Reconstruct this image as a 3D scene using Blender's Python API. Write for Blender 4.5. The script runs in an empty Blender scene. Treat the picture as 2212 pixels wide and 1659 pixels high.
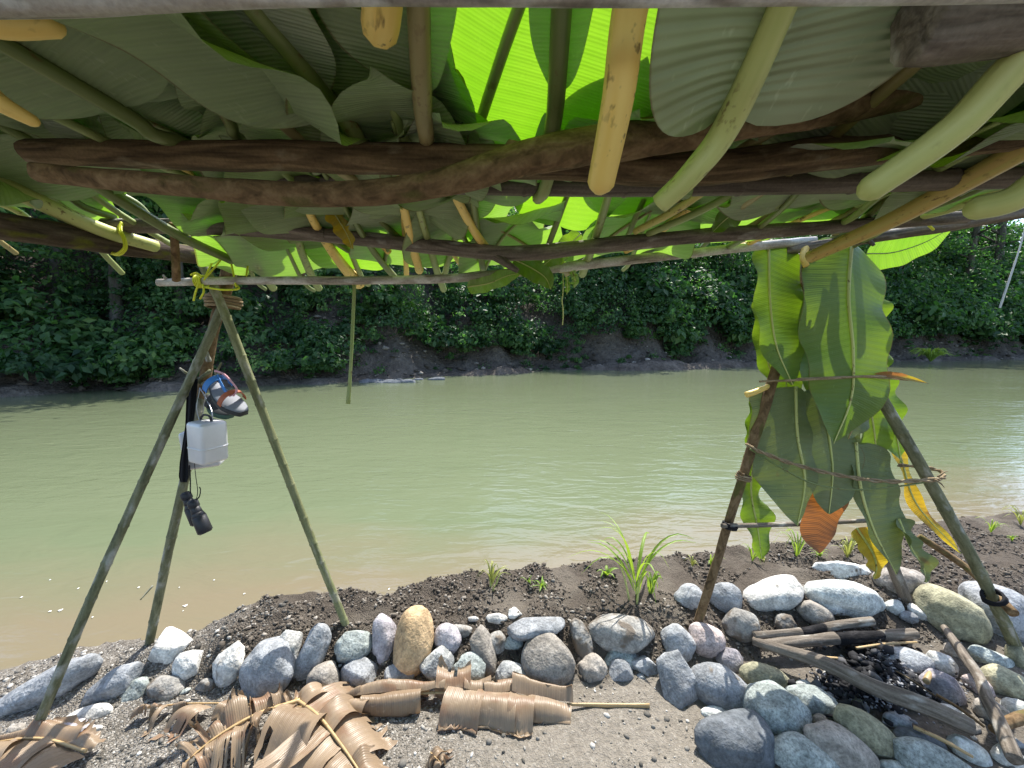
import bpy, bmesh, math, random
import numpy as np
from mathutils import Vector, Matrix

# ---------------------------------------------------------------- camera, sky, sun, exposure
S = bpy.context.scene
COL = S.collection
PITCH = math.radians(6.7)
CAMZ = 1.3
FPX, CU, CV = 850.0, 1106.0, 829.5          # focal length and centre in a 2212 x 1659 picture
camd = bpy.data.cameras.new("camera")
cam = bpy.data.objects.new("camera", camd)
COL.objects.link(cam)
camd.sensor_width = 36.0
camd.lens = 36.0 * FPX / 2212.0
camd.clip_start = 0.02
camd.clip_end = 500.0
cam.location = (0, 0, CAMZ)
cam.rotation_euler = (math.pi / 2 - PITCH, 0, 0)
S.camera = cam

SUN_AZ, SUN_EL = math.radians(21), math.radians(58)
world = bpy.data.worlds.new("World")
S.world = world
world.use_nodes = True
wn = world.node_tree
wn.nodes.clear()
sky = wn.nodes.new("ShaderNodeTexSky")
sky.sky_type = 'NISHITA'
sky.sun_disc = False
sky.sun_elevation = SUN_EL
sky.sun_rotation = SUN_AZ
sky.air_density = 1.0
sky.dust_density = 1.5
bg = wn.nodes.new("ShaderNodeBackground")
bg.inputs[1].default_value = 0.15
wo = wn.nodes.new("ShaderNodeOutputWorld")
wn.links.new(sky.outputs[0], bg.inputs[0])
wn.links.new(bg.outputs[0], wo.inputs[0])

sund = bpy.data.lights.new("sun", 'SUN')
sun = bpy.data.objects.new("sun", sund)
COL.objects.link(sun)
sund.energy = 3.7
sund.angle = math.radians(0.5)
sund.color = (1.0, 0.96, 0.88)
SDIR = Vector((math.sin(SUN_AZ) * math.cos(SUN_EL), math.cos(SUN_AZ) * math.cos(SUN_EL), math.sin(SUN_EL)))
sun.rotation_euler = SDIR.to_track_quat('Z', 'Y').to_euler()
sun.location = (5, 14, 22)

S.view_settings.view_transform = 'Standard'
S.view_settings.look = 'None'
S.view_settings.gamma = 1.0
S.view_settings.use_curve_mapping = False
S.view_settings.exposure = 1.32
S.render.engine = 'CYCLES'
S.cycles.max_bounces = 5
S.cycles.diffuse_bounces = 3
S.cycles.caustics_reflective = False
S.cycles.caustics_refractive = False
S.cycles.use_light_tree = False
S.cycles.glossy_bounces = 2
S.cycles.transmission_bounces = 3
S.cycles.transparent_max_bounces = 6
S.cycles.sample_clamp_indirect = 6.0
S.cycles.use_denoising = True

rng = np.random.default_rng(11)
random.seed(11)

# ---------------------------------------------------------------- picture point -> place
CAM = np.array([0, 0, CAMZ])
FW = np.array([0, math.cos(PITCH), -math.sin(PITCH)])
UP = np.array([0, math.sin(PITCH), math.cos(PITCH)])
RT = np.array([1.0, 0, 0])

def ray(u, v):
    return FW + RT * ((u - CU) / FPX) + UP * ((CV - v) / FPX)
def P(u, v, d):
    return CAM + ray(u, v) * d
def PZ(u, v, z):
    r = ray(u, v)
    return CAM + r * ((z - CAMZ) / r[2])
def PY(u, v, y):
    r = ray(u, v)
    return CAM + r * (y / r[1])
def depth(p):
    return float(np.dot(np.asarray(p) - CAM, FW))

# ---------------------------------------------------------------- noise
def _h(i, j, k, s):
    n = (i.astype(np.int64) * 73856093) ^ (j.astype(np.int64) * 19349663) ^ (k.astype(np.int64) * 83492791) ^ (s * 2654435)
    n = (n ^ (n >> 13)) & 0x7fffffff
    n = (n * (n * n % 2147483647 * 15731 % 2147483647 + 789221) + 1376312589) & 0x7fffffff
    return n / 2147483647.0
def vnoise(p, s=0):
    p = np.asarray(p, float)
    f = np.floor(p); t = p - f; t = t * t * (3 - 2 * t)
    i, j, k = f[:, 0], f[:, 1], f[:, 2]
    r = 0
    for a in (0, 1):
        for b in (0, 1):
            for c in (0, 1):
                w = (t[:, 0] if a else 1 - t[:, 0]) * (t[:, 1] if b else 1 - t[:, 1]) * (t[:, 2] if c else 1 - t[:, 2])
                r = r + w * _h(i + a, j + b, k + c, s)
    return r * 2 - 1
def fbm(p, octv=4, s=0):
    r = 0; a = 1.0
    p = np.asarray(p, float)
    for o in range(octv):
        r = r + a * vnoise(p, s + o * 17)
        p = p * 2.03 + 11.7; a *= 0.5
    return r
def sstep(t):
    t = np.clip(t, 0, 1)
    return t * t * (3 - 2 * t)

# ---------------------------------------------------------------- objects
ORG = {}
def tag(o, label=None, cat=None, group=None, kind=None):
    if label: o["label"] = label
    if cat: o["category"] = cat
    if group: o["group"] = group
    if kind: o["kind"] = kind
    return o
def thing(name, label, cat, loc=(0, 0, 0), group=None):
    o = bpy.data.objects.new(name, None)
    COL.objects.link(o)
    o.location = tuple(float(c) for c in loc)
    o.empty_display_size = 0.05
    ORG[o] = np.array(loc, float)
    return tag(o, label, cat, group)
def mobj(name, verts, faces, mat, parent=None, origin=None, tc=None, smooth=True, attrs=None):
    verts = np.asarray(verts, float)
    if parent is not None:
        org = ORG[parent]
    else:
        org = np.array(origin if origin is not None else (0, 0, 0), float)
    me = bpy.data.meshes.new(name)
    if isinstance(faces, np.ndarray):
        n = faces.shape[1]; nf = len(faces)
        me.vertices.add(len(verts)); me.loops.add(nf * n); me.polygons.add(nf)
        me.vertices.foreach_set("co", (verts - org).astype(np.float32).ravel())
        me.loops.foreach_set("vertex_index", faces.astype(np.int32).ravel())
        me.polygons.foreach_set("loop_start", np.arange(0, nf * n, n, dtype=np.int32))
        me.update(calc_edges=True)
    else:
        me.from_pydata((verts - org).tolist(), [], faces)
        me.update()
    if smooth:
        me.polygons.foreach_set("use_smooth", np.ones(len(me.polygons), bool))
    if tc is not None:
        a = me.attributes.new("tc", 'FLOAT_VECTOR', 'POINT')
        a.data.foreach_set("vector", np.asarray(tc, np.float32).ravel())
    for k, val in (attrs or {}).items():
        a = me.attributes.new(k, 'FLOAT', 'POINT')
        a.data.foreach_set("value", np.asarray(val, np.float32).ravel())
    me.materials.append(mat)
    o = bpy.data.objects.new(name, me)
    COL.objects.link(o)
    if parent is not None:
        o.parent = parent
        ORG[o] = org
    else:
        o.location = tuple(org)
        ORG[o] = org
    return o

class MB:
    """collects pieces of ONE part"""
    def __init__(self): self.v = []; self.f = []; self.t = []; self.n = 0
    def add(self, g):
        v, f, t = g
        v = np.asarray(v, float)
        self.f += [tuple(i + self.n for i in q) for q in f]
        self.v.append(v); self.t.append(np.asarray(t, float)); self.n += len(v)
        return self
    def build(self, name, mat, parent=None, origin=None, smooth=True):
        return mobj(name, np.vstack(self.v), self.f, mat, parent, origin, np.vstack(self.t), smooth)

def catmull(pts, n):
    pts = np.asarray(pts, float)
    if len(pts) == 2:
        t = np.linspace(0, 1, n)[:, None]
        return pts[0] * (1 - t) + pts[1] * t
    q = np.vstack([2 * pts[0] - pts[1], pts, 2 * pts[-1] - pts[-2]])
    m = len(pts) - 1
    out = []
    for x in np.linspace(0, m - 1e-9, n):
        i = int(x); t = x - i
        a, b, c, d = q[i], q[i + 1], q[i + 2], q[i + 3]
        out.append(0.5 * (2 * b + (c - a) * t + (2 * a - 5 * b + 4 * c - d) * t * t + (3 * b - a - 3 * c + d) * t ** 3))
    return np.array(out)

def tube(pts, rad, n=None, sides=10, rough=0.0, nodes=None, seed=0, cap='flat', flat=1.0, wob=0.0):
    """tapered limb along pts; rad is a number or a list; nodes = ring spacing of bamboo joints"""
    pts = np.asarray(pts, float)
    L = np.linalg.norm(np.diff(pts, axis=0), axis=1).sum()
    if n is None: n = int(min(90, max(6, L / 0.025)))
    c = catmull(pts, n)
    rad = np.atleast_1d(np.asarray(rad, float))
    r = np.interp(np.linspace(0, 1, n), np.linspace(0, 1, len(rad)), rad) if len(rad) > 1 else np.full(n, rad[0])
    s = np.concatenate([[0], np.cumsum(np.linalg.norm(np.diff(c, axis=0), axis=1))])
    if nodes:
        # extra rings so the joints are crisp
        jn = np.arange(nodes * 0.6, s[-1], nodes)
        jn = jn + np.sin(jn * 37 + seed) * nodes * 0.18
        ss = np.unique(np.concatenate([s, jn - .006, jn - .002, jn + .002, jn + .006]))
        ss = ss[(ss >= 0) & (ss <= s[-1])]
        c = np.stack([np.interp(ss, s, c[:, k]) for k in range(3)], 1)
        r = np.interp(ss, s, r); s = ss; n = len(s)
        dj = np.min(np.abs(s[:, None] - jn[None, :]), axis=1) if len(jn) else np.ones(n)
        r = r * (1 + 0.13 * np.exp(-(dj / .004) ** 2))
    if wob:
        q = np.stack([s * 5 + seed * 3.1, s * 0, s * 0], 1)
        w = np.stack([vnoise(q, seed), vnoise(q, seed + 5), vnoise(q, seed + 9)], 1)
        c = c + w * wob
    T = np.gradient(c, axis=0)
    T /= np.linalg.norm(T, axis=1)[:, None] + 1e-12
    a = np.array([0, 0, 1.0]) if abs(T[0, 2]) < .9 else np.array([1.0, 0, 0])
    A = np.zeros_like(c)
    for i in range(n):
        a = a - T[i] * np.dot(a, T[i]); a /= np.linalg.norm(a); A[i] = a
    B = np.cross(T, A)
    th = np.linspace(0, 2 * np.pi, sides, endpoint=False)
    ct, st = np.cos(th), np.sin(th) * flat
    rr = np.repeat(r[:, None], sides, 1)
    if rough:
        q = np.stack([np.repeat(s[:, None] * 9, sides, 1), np.tile(np.cos(th) * 1.4, (n, 1)) + seed, np.tile(np.sin(th) * 1.4, (n, 1))], -1).reshape(-1, 3)
        rr = rr * (1 + rough * fbm(q, 3, seed).reshape(n, sides))
    V = c[:, None, :] + rr[..., None] * (ct[None, :, None] * A[:, None, :] + st[None, :, None] * B[:, None, :])
    tcv = np.stack([np.repeat(s[:, None], sides, 1) + seed * .37, rr * ct, rr * st], -1)
    V = V.reshape(-1, 3); tcv = tcv.reshape(-1, 3)
    F = []
    for i in range(n - 1):
        for j in range(sides):
            k = (j + 1) % sides
            F.append((i * sides + j, i * sides + k, (i + 1) * sides + k, (i + 1) * sides + j))
    ext = []; ext_t = []
    base = n * sides
    for e, i in ((0, 0), (1, n - 1)):
        sg = -1 if e == 0 else 1
        bulge = {'flat': 0.12, 'round': 0.8, 'point': 2.5}[cap]
        ring = [i * sides + j for j in range(sides)]
        prev = ring
        for fr, bz in ((0.75, .55), (0.35, .92)) if cap == 'round' else ((0.86, .8),):
            idx = []
            for j in range(sides):
                off = V[i * sides + j] - c[i]
                ext.append(c[i] + off * fr + T[i] * sg * r[i] * bulge * bz)
                ext_t.append([s[i] + seed * .37, rr[i, j] * ct[j] * fr, rr[i, j] * st[j] * fr])
                idx.append(base + len(ext) - 1)
            for j in range(sides):
                k = (j + 1) % sides
                q = (prev[j], prev[k], idx[k], idx[j])
                F.append(q if e else q[::-1])
            prev = idx
        ext.append(c[i] + T[i] * sg * r[i] * bulge)
        ext_t.append([s[i] + seed * .37, 0, 0])
        ci = base + len(ext) - 1
        for j in range(sides):
            k = (j + 1) % sides
            q = (prev[j], prev[k], ci)
            F.append(q if e else q[::-1])
    return np.vstack([V, ext]), F, np.vstack([tcv, ext_t])

def blade(spine, facing, W, n=44, m=9, fold=0.15, wave=0.0, wl=7.0, seed=0, skew=0.0, asym=1.0, tear=0.0, curl=0.0, shape='broad', slant=.22):
    """leaf sheet along spine; facing = rough normal of the visible side; W = half width"""
    c = catmull(spine, 160)
    s = np.concatenate([[0], np.cumsum(np.linalg.norm(np.diff(c, axis=0), axis=1))]); s /= s[-1]
    w_ = np.linspace(0, 1, n) ** 1.55                  # more rows near the rounded base
    c = np.stack([np.interp(w_, s, c[:, k]) for k in range(3)], 1)
    T = np.gradient(c, axis=0); T /= np.linalg.norm(T, axis=1)[:, None] + 1e-12
    Nn = np.tile(np.asarray(facing, float), (n, 1)) if np.ndim(facing) == 1 else catmull(facing, n)
    Nn = Nn - T * (Nn * T).sum(1)[:, None]; Nn /= np.linalg.norm(Nn, axis=1)[:, None] + 1e-12
    Sd = np.cross(T, Nn)
    s = np.concatenate([[0], np.cumsum(np.linalg.norm(np.diff(c, axis=0), axis=1))])
    t = s / s[-1]
    if shape == 'broad':
        prof = np.sqrt(np.clip(1 - (1 - np.clip(t / .24, 0, 1)) ** 2.2, 0, 1)) * (1 - np.clip((t - .35) / .65, 0, 1) ** 2.2) ** .9
    elif shape == 'long':
        prof = np.sqrt(np.clip(1 - (1 - np.clip(t / .12, 0, 1)) ** 2, 0, 1)) * (1 - np.clip((t - .55) / .45, 0, 1) ** 2.4) ** .9
    else:
        prof = np.sin(np.pi * np.clip(t, 0, 1) ** .7) ** .8
    prof = np.maximum(prof, .015)
    V = []; TC = []
    rs = np.random.default_rng(seed + 101)
    ph = rs.random(8) * 6.28
    for side in (-1, 1):
        pass
    js = np.linspace(-1, 1, 2 * m + 1)
    for j in js:
        sd = np.sign(j); e = abs(j)
        w = W * prof * (asym if sd > 0 else 1.0)
        edge = 1 + .05 * np.sin(t * wl * 3.1 + ph[0] + 2 * sd) + .03 * np.sin(t * wl * 7.7 + ph[1] + sd)
        if tear:
            k = np.floor(t * 26 + ph[2]).astype(int)
            edge = edge * (1 - tear * (np.sin(k * 12.99 + sd * 4 + seed) * .5 + .5))
        lat = w * e * (1 + (edge - 1) * e * e)
        lift = np.sin(fold) * lat + curl * lat * lat / W
        wv = wave * e ** 1.6 * np.sin(t * wl * 6.28 + ph[3] + sd * 1.3) * np.minimum(1, prof * 1.5)
        wv = wv + wave * .6 * e * np.sin(t * wl * 2.1 + ph[4] + sd)
        # lobes at the leaf base reach back along the stalk
        back = -skew * e ** 1.7 * W * np.exp(-(t / .22) ** 2) * np.sqrt(prof)
        pos = c + Sd * (sd * lat * np.cos(fold))[:, None] + Nn * (lift + wv)[:, None] + T * back[:, None]
        V.append(pos); TC.append(np.stack([s - slant * lat, sd * lat, np.full(n, e)], 1))
    k = len(js)
    V = np.stack(V, 1).reshape(-1, 3); TC = np.stack(TC, 1).reshape(-1, 3)
    F = [(i * k + j, i * k + j + 1, (i + 1) * k + j + 1, (i + 1) * k + j) for i in range(n - 1) for j in range(k - 1)]
    return V, F, TC

# ---------------------------------------------------------------- materials
def nd(nt, t, ins=None, **props):
    n = nt.nodes.new(t)
    for k, v in props.items(): setattr(n, k, v)
    for k, v in (ins or {}).items():
        s = n.inputs[k]
        if isinstance(v, bpy.types.NodeSocket): nt.links.new(v, s)
        else: s.default_value = v
    return n
def c4(c): return (c[0], c[1], c[2], 1.0)
def new_mat(name):
    m = bpy.data.materials.new(name)
    m.use_nodes = True
    nt = m.node_tree
    nt.nodes.clear()
    out = nd(nt, 'ShaderNodeOutputMaterial')
    return m, nt, out
def ramp(nt, fac, stops, interp='LINEAR'):
    r = nd(nt, 'ShaderNodeValToRGB', {0: fac})
    cr = r.color_ramp
    cr.interpolation = interp
    while len(cr.elements) < len(stops): cr.elements.new(0.5)
    for e, (p, c) in zip(cr.elements, stops):
        e.position = p; e.color = c4(c) if not np.isscalar(c) else (c, c, c, 1)
    return r.outputs[0]
def mixc(nt, fac, a, b, mode='MIX'):
    m = nd(nt, 'ShaderNodeMix', data_type='RGBA', blend_type=mode)
    for s, v in ((m.inputs[0], fac), (m.inputs[6], a), (m.inputs[7], b)):
        if isinstance(v, bpy.types.NodeSocket): nt.links.new(v, s)
        else: s.default_value = v if np.isscalar(v) else c4(v)
    return m.outputs[2]
def math_(nt, op, a, b=0.0, c=0.0):
    return nd(nt, 'ShaderNodeMath', {0: a, 1: b, 2: c}, operation=op).outputs[0]
def noise(nt, vec, scale, detail=4, rough=.6, dist=0.0):
    return nd(nt, 'ShaderNodeTexNoise', {'Vector': vec, 'Scale': scale, 'Detail': min(detail, 2.5), 'Roughness': rough, 'Distortion': dist}).outputs[0]
def coords(nt, kind, scale=(1, 1, 1), rand=True):
    """kind: tc (along, across) or Object; shifted by a per-object random number"""
    if kind == 'tc':
        v = nd(nt, 'ShaderNodeAttribute', attribute_name='tc').outputs['Vector']
    else:
        v = nd(nt, 'ShaderNodeTexCoord').outputs[kind]
    if rand:
        oi = nd(nt, 'ShaderNodeObjectInfo').outputs['Random']
        off = math_(nt, 'MULTIPLY', oi, 31.0)
        v = nd(nt, 'ShaderNodeVectorMath', {0: v, 1: nd(nt, 'ShaderNodeCombineXYZ', {0: off, 1: off, 2: off}).outputs[0]}, operation='ADD').outputs[0]
    return nd(nt, 'ShaderNodeMapping', {'Vector': v, 'Scale': scale}).outputs[0]
def bump(nt, h, strength, dist=0.01):
    return nd(nt, 'ShaderNodeBump', {'Height': h, 'Strength': strength, 'Distance': dist}).outputs[0]
def finish(nt, out, col, rough=.8, nrm=None, spec=.3, trans=None, tfac=.4, metal=0.0):
    ins = {'Roughness': rough, 'Specular IOR Level': spec, 'Metallic': metal}
    ins['Base Color'] = col if isinstance(col, bpy.types.NodeSocket) else c4(col)
    if nrm is not None: ins['Normal'] = nrm
    b = nd(nt, 'ShaderNodeBsdfPrincipled', ins)
    sh = b.outputs[0]
    if trans is not None:
        ti = {'Color': trans if isinstance(trans, bpy.types.NodeSocket) else c4(trans)}
        if nrm is not None: ti['Normal'] = nrm
        t = nd(nt, 'ShaderNodeBsdfTranslucent', ti)
        sh = nd(nt, 'ShaderNodeMixShader', {0: tfac, 1: sh, 2: t.outputs[0]}).outputs[0]
    nt.links.new(sh, out.inputs[0])

def m_plain(name, col, rough=.6, spec=.4, metal=0.0, var=.12):
    m, nt, out = new_mat(name)
    v = coords(nt, 'Object')
    n = noise(nt, v, 40, 5)
    c = mixc(nt, n, [x * (1 - var) for x in col], [min(1, x * (1 + var)) for x in col])
    finish(nt, out, c, rough, bump(nt, n, .08, .002), spec, metal=metal)
    return m
def m_bark(name, dark, mid, light, patch=None, pamt=.5, along=6, across=60, rough=.9, b=.7, spec=.2):
    m, nt, out = new_mat(name)
    v = coords(nt, 'tc', (along, across, across))
    n1 = noise(nt, v, 1.0, 6, .65, .6)
    c = ramp(nt, n1, [(.28, dark), (.5, mid), (.75, light)])
    v2 = coords(nt, 'tc', (9, 22, 22))
    n2 = noise(nt, v2, 1.0, 5, .6)
    if patch is not None:
        f = ramp(nt, n2, [(pamt, 0.0), (pamt + .12, 1.0)])
        c = mixc(nt, f, c, patch)
    n3 = noise(nt, coords(nt, 'tc', (160, 160, 160)), 1.0, 3)
    c = mixc(nt, .35, c, ramp(nt, n3, [(.3, .25), (.7, 1.0)]), 'MULTIPLY')
    h = math_(nt, 'ADD', math_(nt, 'MULTIPLY', n1, .8), math_(nt, 'MULTIPLY', n3, .35))
    finish(nt, out, c, rough, bump(nt, h, b, .006), spec)
    return m
def m_stem(name, c1, c2, spots=(.12, .07, .02), rough=.45, trans=None):
    m, nt, out = new_mat(name)
    v = coords(nt, 'tc', (3, 45, 45))
    n = noise(nt, v, 1.0, 5, .6)
    c = mixc(nt, ramp(nt, n, [(.3, 0.0), (.7, 1.0)]), c1, c2)
    n2 = noise(nt, coords(nt, 'tc', (60, 90, 90)), 1.0, 3)
    n3 = noise(nt, coords(nt, 'tc', (7, 14, 14)), 1.0, 3)
    f = math_(nt, 'MULTIPLY', ramp(nt, n2, [(.57, 0.0), (.66, 1.0)]), ramp(nt, n3, [(.44, 0.0), (.6, .85)]))
    c = mixc(nt, f, c, spots)
    finish(nt, out, c, rough, bump(nt, n, .6, .003), .4, trans, .2)
    return m
def m_leaf(name, c1, c2, tr1, tr2, edge=(.16, .11, .03), tfac=.45, rough=.5, rib=.007, b=.22, spec=.35, blotch=None, bamt=.6, ribc=.8):
    m, nt, out = new_mat(name)
    at = nd(nt, 'ShaderNodeAttribute', attribute_name='tc').outputs['Vector']
    sp = nd(nt, 'ShaderNodeSeparateXYZ', {0: at})
    s = sp.outputs[0]
    w1 = math_(nt, 'SINE', math_(nt, 'MULTIPLY', s, 6.2832 / rib))
    w2 = math_(nt, 'SINE', math_(nt, 'MULTIPLY', s, 6.2832 / (rib * 3.3)))
    w = math_(nt, 'ADD', math_(nt, 'MULTIPLY', w1, .3), math_(nt, 'MULTIPLY', w2, .5))
    n1 = noise(nt, coords(nt, 'tc', (4, 6, .3)), 1.0, 5)
    n2 = noise(nt, coords(nt, 'tc', (30, 5, .3)), 1.0, 4)
    f = ramp(nt, n1, [(.3, 0.0), (.7, 1.0)])
    c = mixc(nt, f, c1, c2)
    c = mixc(nt, .45, c, ramp(nt, math_(nt, 'ADD', math_(nt, 'MULTIPLY', w, .25), n2), [(.25, ribc), (.8, 1.0)]), 'MULTIPLY')
    # waxy scuffs and small marks
    sc = ramp(nt, noise(nt, coords(nt, 'tc', (35, 60, .3)), 1.0, 4, .7), [(.62, 0.0), (.72, .35)])
    c = mixc(nt, sc, c, [min(1, x * 1.5 + .05) for x in c2])
    t = mixc(nt, f, tr1, tr2)
    t = mixc(nt, .5, t, ramp(nt, math_(nt, 'ADD', math_(nt, 'MULTIPLY', w, .3), .5), [(.2, .72), (.8, 1.0)]), 'MULTIPLY')
    if blotch is not None:
        bf = ramp(nt, noise(nt, coords(nt, 'tc', (5, 9, .2)), 1.0, 5, .65), [(bamt, 0.0), (bamt + .08, 1.0)])
        c = mixc(nt, bf, c, blotch); t = mixc(nt, bf, t, [x * 1.6 for x in blotch])
    ef = ramp(nt, math_(nt, 'ADD', sp.outputs[2], math_(nt, 'MULTIPLY', math_(nt, 'SUBTRACT', n1, .5), .12)), [(.985, 0.0), (1.02, .7)])
    c = mixc(nt, ef, c, edge); t = mixc(nt, ef, t, edge)
    finish(nt, out, c, rough, bump(nt, w, b, .006), spec, t, tfac)
    return m
def m_stone(name, c1, c2, fine=.35, mud=0.0, veins=0.0, rough=.88, b=.5, mudc=(.15, .125, .1)):
    m, nt, out = new_mat(name)
    v = coords(nt, 'Object')
    n1 = noise(nt, v, 9, 5, .6)
    n2 = noise(nt, v, 130, 4, .7)
    n3 = noise(nt, v, 34, 5, .65)
    oi = nd(nt, 'ShaderNodeObjectInfo').outputs['Random']
    c = mixc(nt, ramp(nt, n1, [(.3, 0.0), (.7, 1.0)]), c1, c2)
    c = mixc(nt, fine + .25, c, ramp(nt, n2, [(.28, .35), (.5, .95), (.72, 1.4)]), 'MULTIPLY')
    c = mixc(nt, .75, c, ramp(nt, n3, [(.3, .55), (.7, 1.2)]), 'MULTIPLY')
    c = mixc(nt, .6, c, ramp(nt, noise(nt, v, 18, 6, .7, 1.0), [(.3, .6), (.5, 1.0), (.75, 1.25)]), 'MULTIPLY')
    c = mixc(nt, .6, c, ramp(nt, oi, [(0, .72), (1, 1.2)]), 'MULTIPLY')
    if veins:
        vv = noise(nt, v, 7, 3, .5, 2.5)
        d = math_(nt, 'ABSOLUTE', math_(nt, 'SUBTRACT', vv, .5))
        c = mixc(nt, ramp(nt, d, [(0.004, veins), (.02, 0.0)]), c, (.55, .55, .52))
    n4 = noise(nt, v, 14, 6, .7)
    amt = .66 - mud
    mf = ramp(nt, n4, [(amt, 0.0), (amt + .1, 1.0)])
    c = mixc(nt, mf, c, mudc)
    h = math_(nt, 'ADD', math_(nt, 'MULTIPLY', n3, .9), math_(nt, 'MULTIPLY', n2, .35))
    h = math_(nt, 'ADD', h, math_(nt, 'MULTIPLY', mf, .35))
    finish(nt, out, c, rough, bump(nt, h, b + .25, .010), .25)
    return m

M = {}
M['leaf_roof'] = m_leaf('leaf_underside', (.32, .395, .20), (.39, .46, .26), (.21, .44, .02), (.30, .54, .05), tfac=.42, rough=.5, b=.32, ribc=.7, blotch=(.10, .07, .02), bamt=.76)
M['leaf_roof_b'] = m_leaf('leaf_underside_bluish', (.33, .375, .24), (.39, .43, .29), (.20, .43, .02), (.28, .52, .05), tfac=.32, rough=.55, b=.35, ribc=.7, blotch=(.10, .07, .02), bamt=.78)
M['leaf_roof_c'] = m_leaf('leaf_underside_deep', (.20, .27, .09), (.26, .32, .13), (.20, .48, .01), (.30, .58, .02), tfac=.40, rough=.45, b=.3, ribc=.72, blotch=(.10, .07, .02), bamt=.77)
M['leaf_thick'] = m_leaf('leaf_thick_underside', (.30, .345, .20), (.38, .42, .26), (.22, .50, .015), (.32, .60, .03), tfac=.06, rough=.5, b=.6, rib=.010, ribc=.62)
M['leaf_hung'] = m_leaf('leaf_upperside', (.095, .165, .030), (.15, .225, .05), (.18, .36, .01), (.28, .44, .015), tfac=.28, rough=.38, rib=.007, b=.14, spec=.4)
M['leaf_hung_dull'] = m_leaf('leaf_dull_underside', (.13, .17, .075), (.18, .21, .10), (.16, .24, .02), (.26, .30, .03), tfac=.13, rough=.55, rib=.008, blotch=(.16, .09, .035), bamt=.66)  # dull green; low translucency also stands in for shade from layered leaves
M['leaf_yellowing'] = m_leaf('leaf_yellowing', (.36, .27, .04), (.25, .24, .05), (.75, .42, .02), (.65, .55, .03), tfac=.38, rough=.5, blotch=(.30, .12, .03), bamt=.55)
M['leaf_orange'] = m_leaf('leaf_orange_brown', (.17, .105, .065), (.12, .08, .055), (.62, .20, .02), (.5, .17, .03), tfac=.36, rough=.6)
M['leaf_dry'] = m_leaf('leaf_dry', (.235, .165, .105), (.33, .245, .165), (.30, .19, .10), (.40, .26, .13), edge=(.24, .15, .09), tfac=.15, rough=.42, rib=.006, b=.2, blotch=(.23, .14, .085), bamt=.55, spec=.4, ribc=.78)
M['stem_green'] = m_stem('stem_green', (.19, .25, .07), (.29, .33, .12))
M['stem_deep'] = m_stem('stem_deep_green', (.10, .14, .035), (.18, .21, .07))
M['stem_lime'] = m_stem('stem_lime', (.42, .46, .14), (.54, .55, .22))
M['stem_yellow'] = m_stem('stem_yellow', (.74, .50, .12), (.82, .60, .19))
M['stem_orange'] = m_stem('stem_orange', (.50, .33, .10), (.42, .38, .10))
M['stem_brown'] = m_stem('stem_brown', (.24, .19, .07), (.30, .25, .11), spots=(.13, .06, .03))
M['stem_dry'] = m_stem('stem_dry', (.36, .24, .11), (.48, .34, .17))
M['bark_dark'] = m_bark('bark_dark', (.04, .026, .013), (.125, .083, .043), (.24, .165, .09), (.23, .185, .12), .58)
M['bark_brown'] = m_bark('bark_brown', (.075, .047, .023), (.185, .118, .06), (.29, .20, .11), (.11, .10, .03), .58, along=25, across=40)
M['bark_moss'] = m_bark('bark_mossy', (.03, .022, .016), (.085, .06, .042), (.15, .115, .085), (.13, .13, .02), .55)
M['bark_pale'] = m_bark('bark_pale', (.17, .145, .12), (.40, .36, .31), (.55, .52, .47), (.64, .63, .60), .46)
M['bark_grey'] = m_bark('bark_grey', (.07, .058, .046), (.18, .15, .12), (.30, .26, .215), (.38, .36, .32), .57)
M['bamboo'] = m_bark('cane_green', (.11, .12, .05), (.20, .21, .095), (.29, .285, .16), (.38, .36, .29), .58, along=8, across=50, rough=.6, b=.2, spec=.35)
M['cane_leg'] = m_bark('cane_grey_green', (.085, .085, .045), (.17, .17, .095), (.27, .26, .17), (.38, .37, .32), .54, along=10, across=50, rough=.7, b=.3)
M['bamboo_dry'] = m_bark('cane_dry', (.07, .055, .04), (.13, .105, .08), (.19, .16, .125), None, along=4, across=90, rough=.6, b=.3)
M['char'] = m_bark('charred_wood', (.004, .004, .005), (.014, .013, .014), (.05, .047, .048), (.10, .095, .09), .70, along=18, across=40, b=1.0)
M['rope_yellow'] = m_plain('cord_yellow', (.62, .66, .03), .5)
M['twine'] = m_bark('bast_twine', (.16, .11, .06), (.30, .22, .13), (.46, .37, .25), None, along=20, across=150)
M['black'] = m_plain('black_cloth', (.012, .012, .015), .85, .2)
M['rubber'] = m_plain('black_rubber', (.022, .022, .027), .5, .4)
M['glassy'] = m_plain('lens_dark', (.01, .012, .02), .08, .6)
M['box'] = m_plain('brushed_tin', (.62, .62, .64), .38, .5, .25, .08)
M['wire'] = m_plain('wire', (.45, .45, .46), .35, .5, .8)
M['sole'] = m_plain('sole_black', (.03, .032, .035), .7)
M['footbed'] = m_plain('footbed_grey', (.20, .21, .24), .7)
M['sole_green'] = m_plain('sole_green', (.05, .10, .08), .7)
M['strap_blue'] = m_plain('strap_blue', (.035, .17, .46), .6)
M['strap_orange'] = m_plain('strap_orange', (.34, .085, .03), .6)
M['cord_pink'] = m_plain('cord_pink', (.60, .30, .34), .6)
M['ash'] = m_plain('ash', (.26, .26, .27), .95, .1, var=.4)
M['foam'] = m_plain('foam', (.7, .7, .66), .8)
M['grass'] = m_leaf('grass_blade', (.17, .30, .04), (.26, .38, .07), (.36, .55, .03), (.46, .62, .06), tfac=.4, rough=.45, rib=.004, b=.1)
M['grass_pale'] = m_leaf('grass_pale', (.30, .34, .10), (.38, .38, .14), (.40, .46, .06), (.5, .5, .1), tfac=.35, rough=.5, rib=.004, b=.1)

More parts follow.
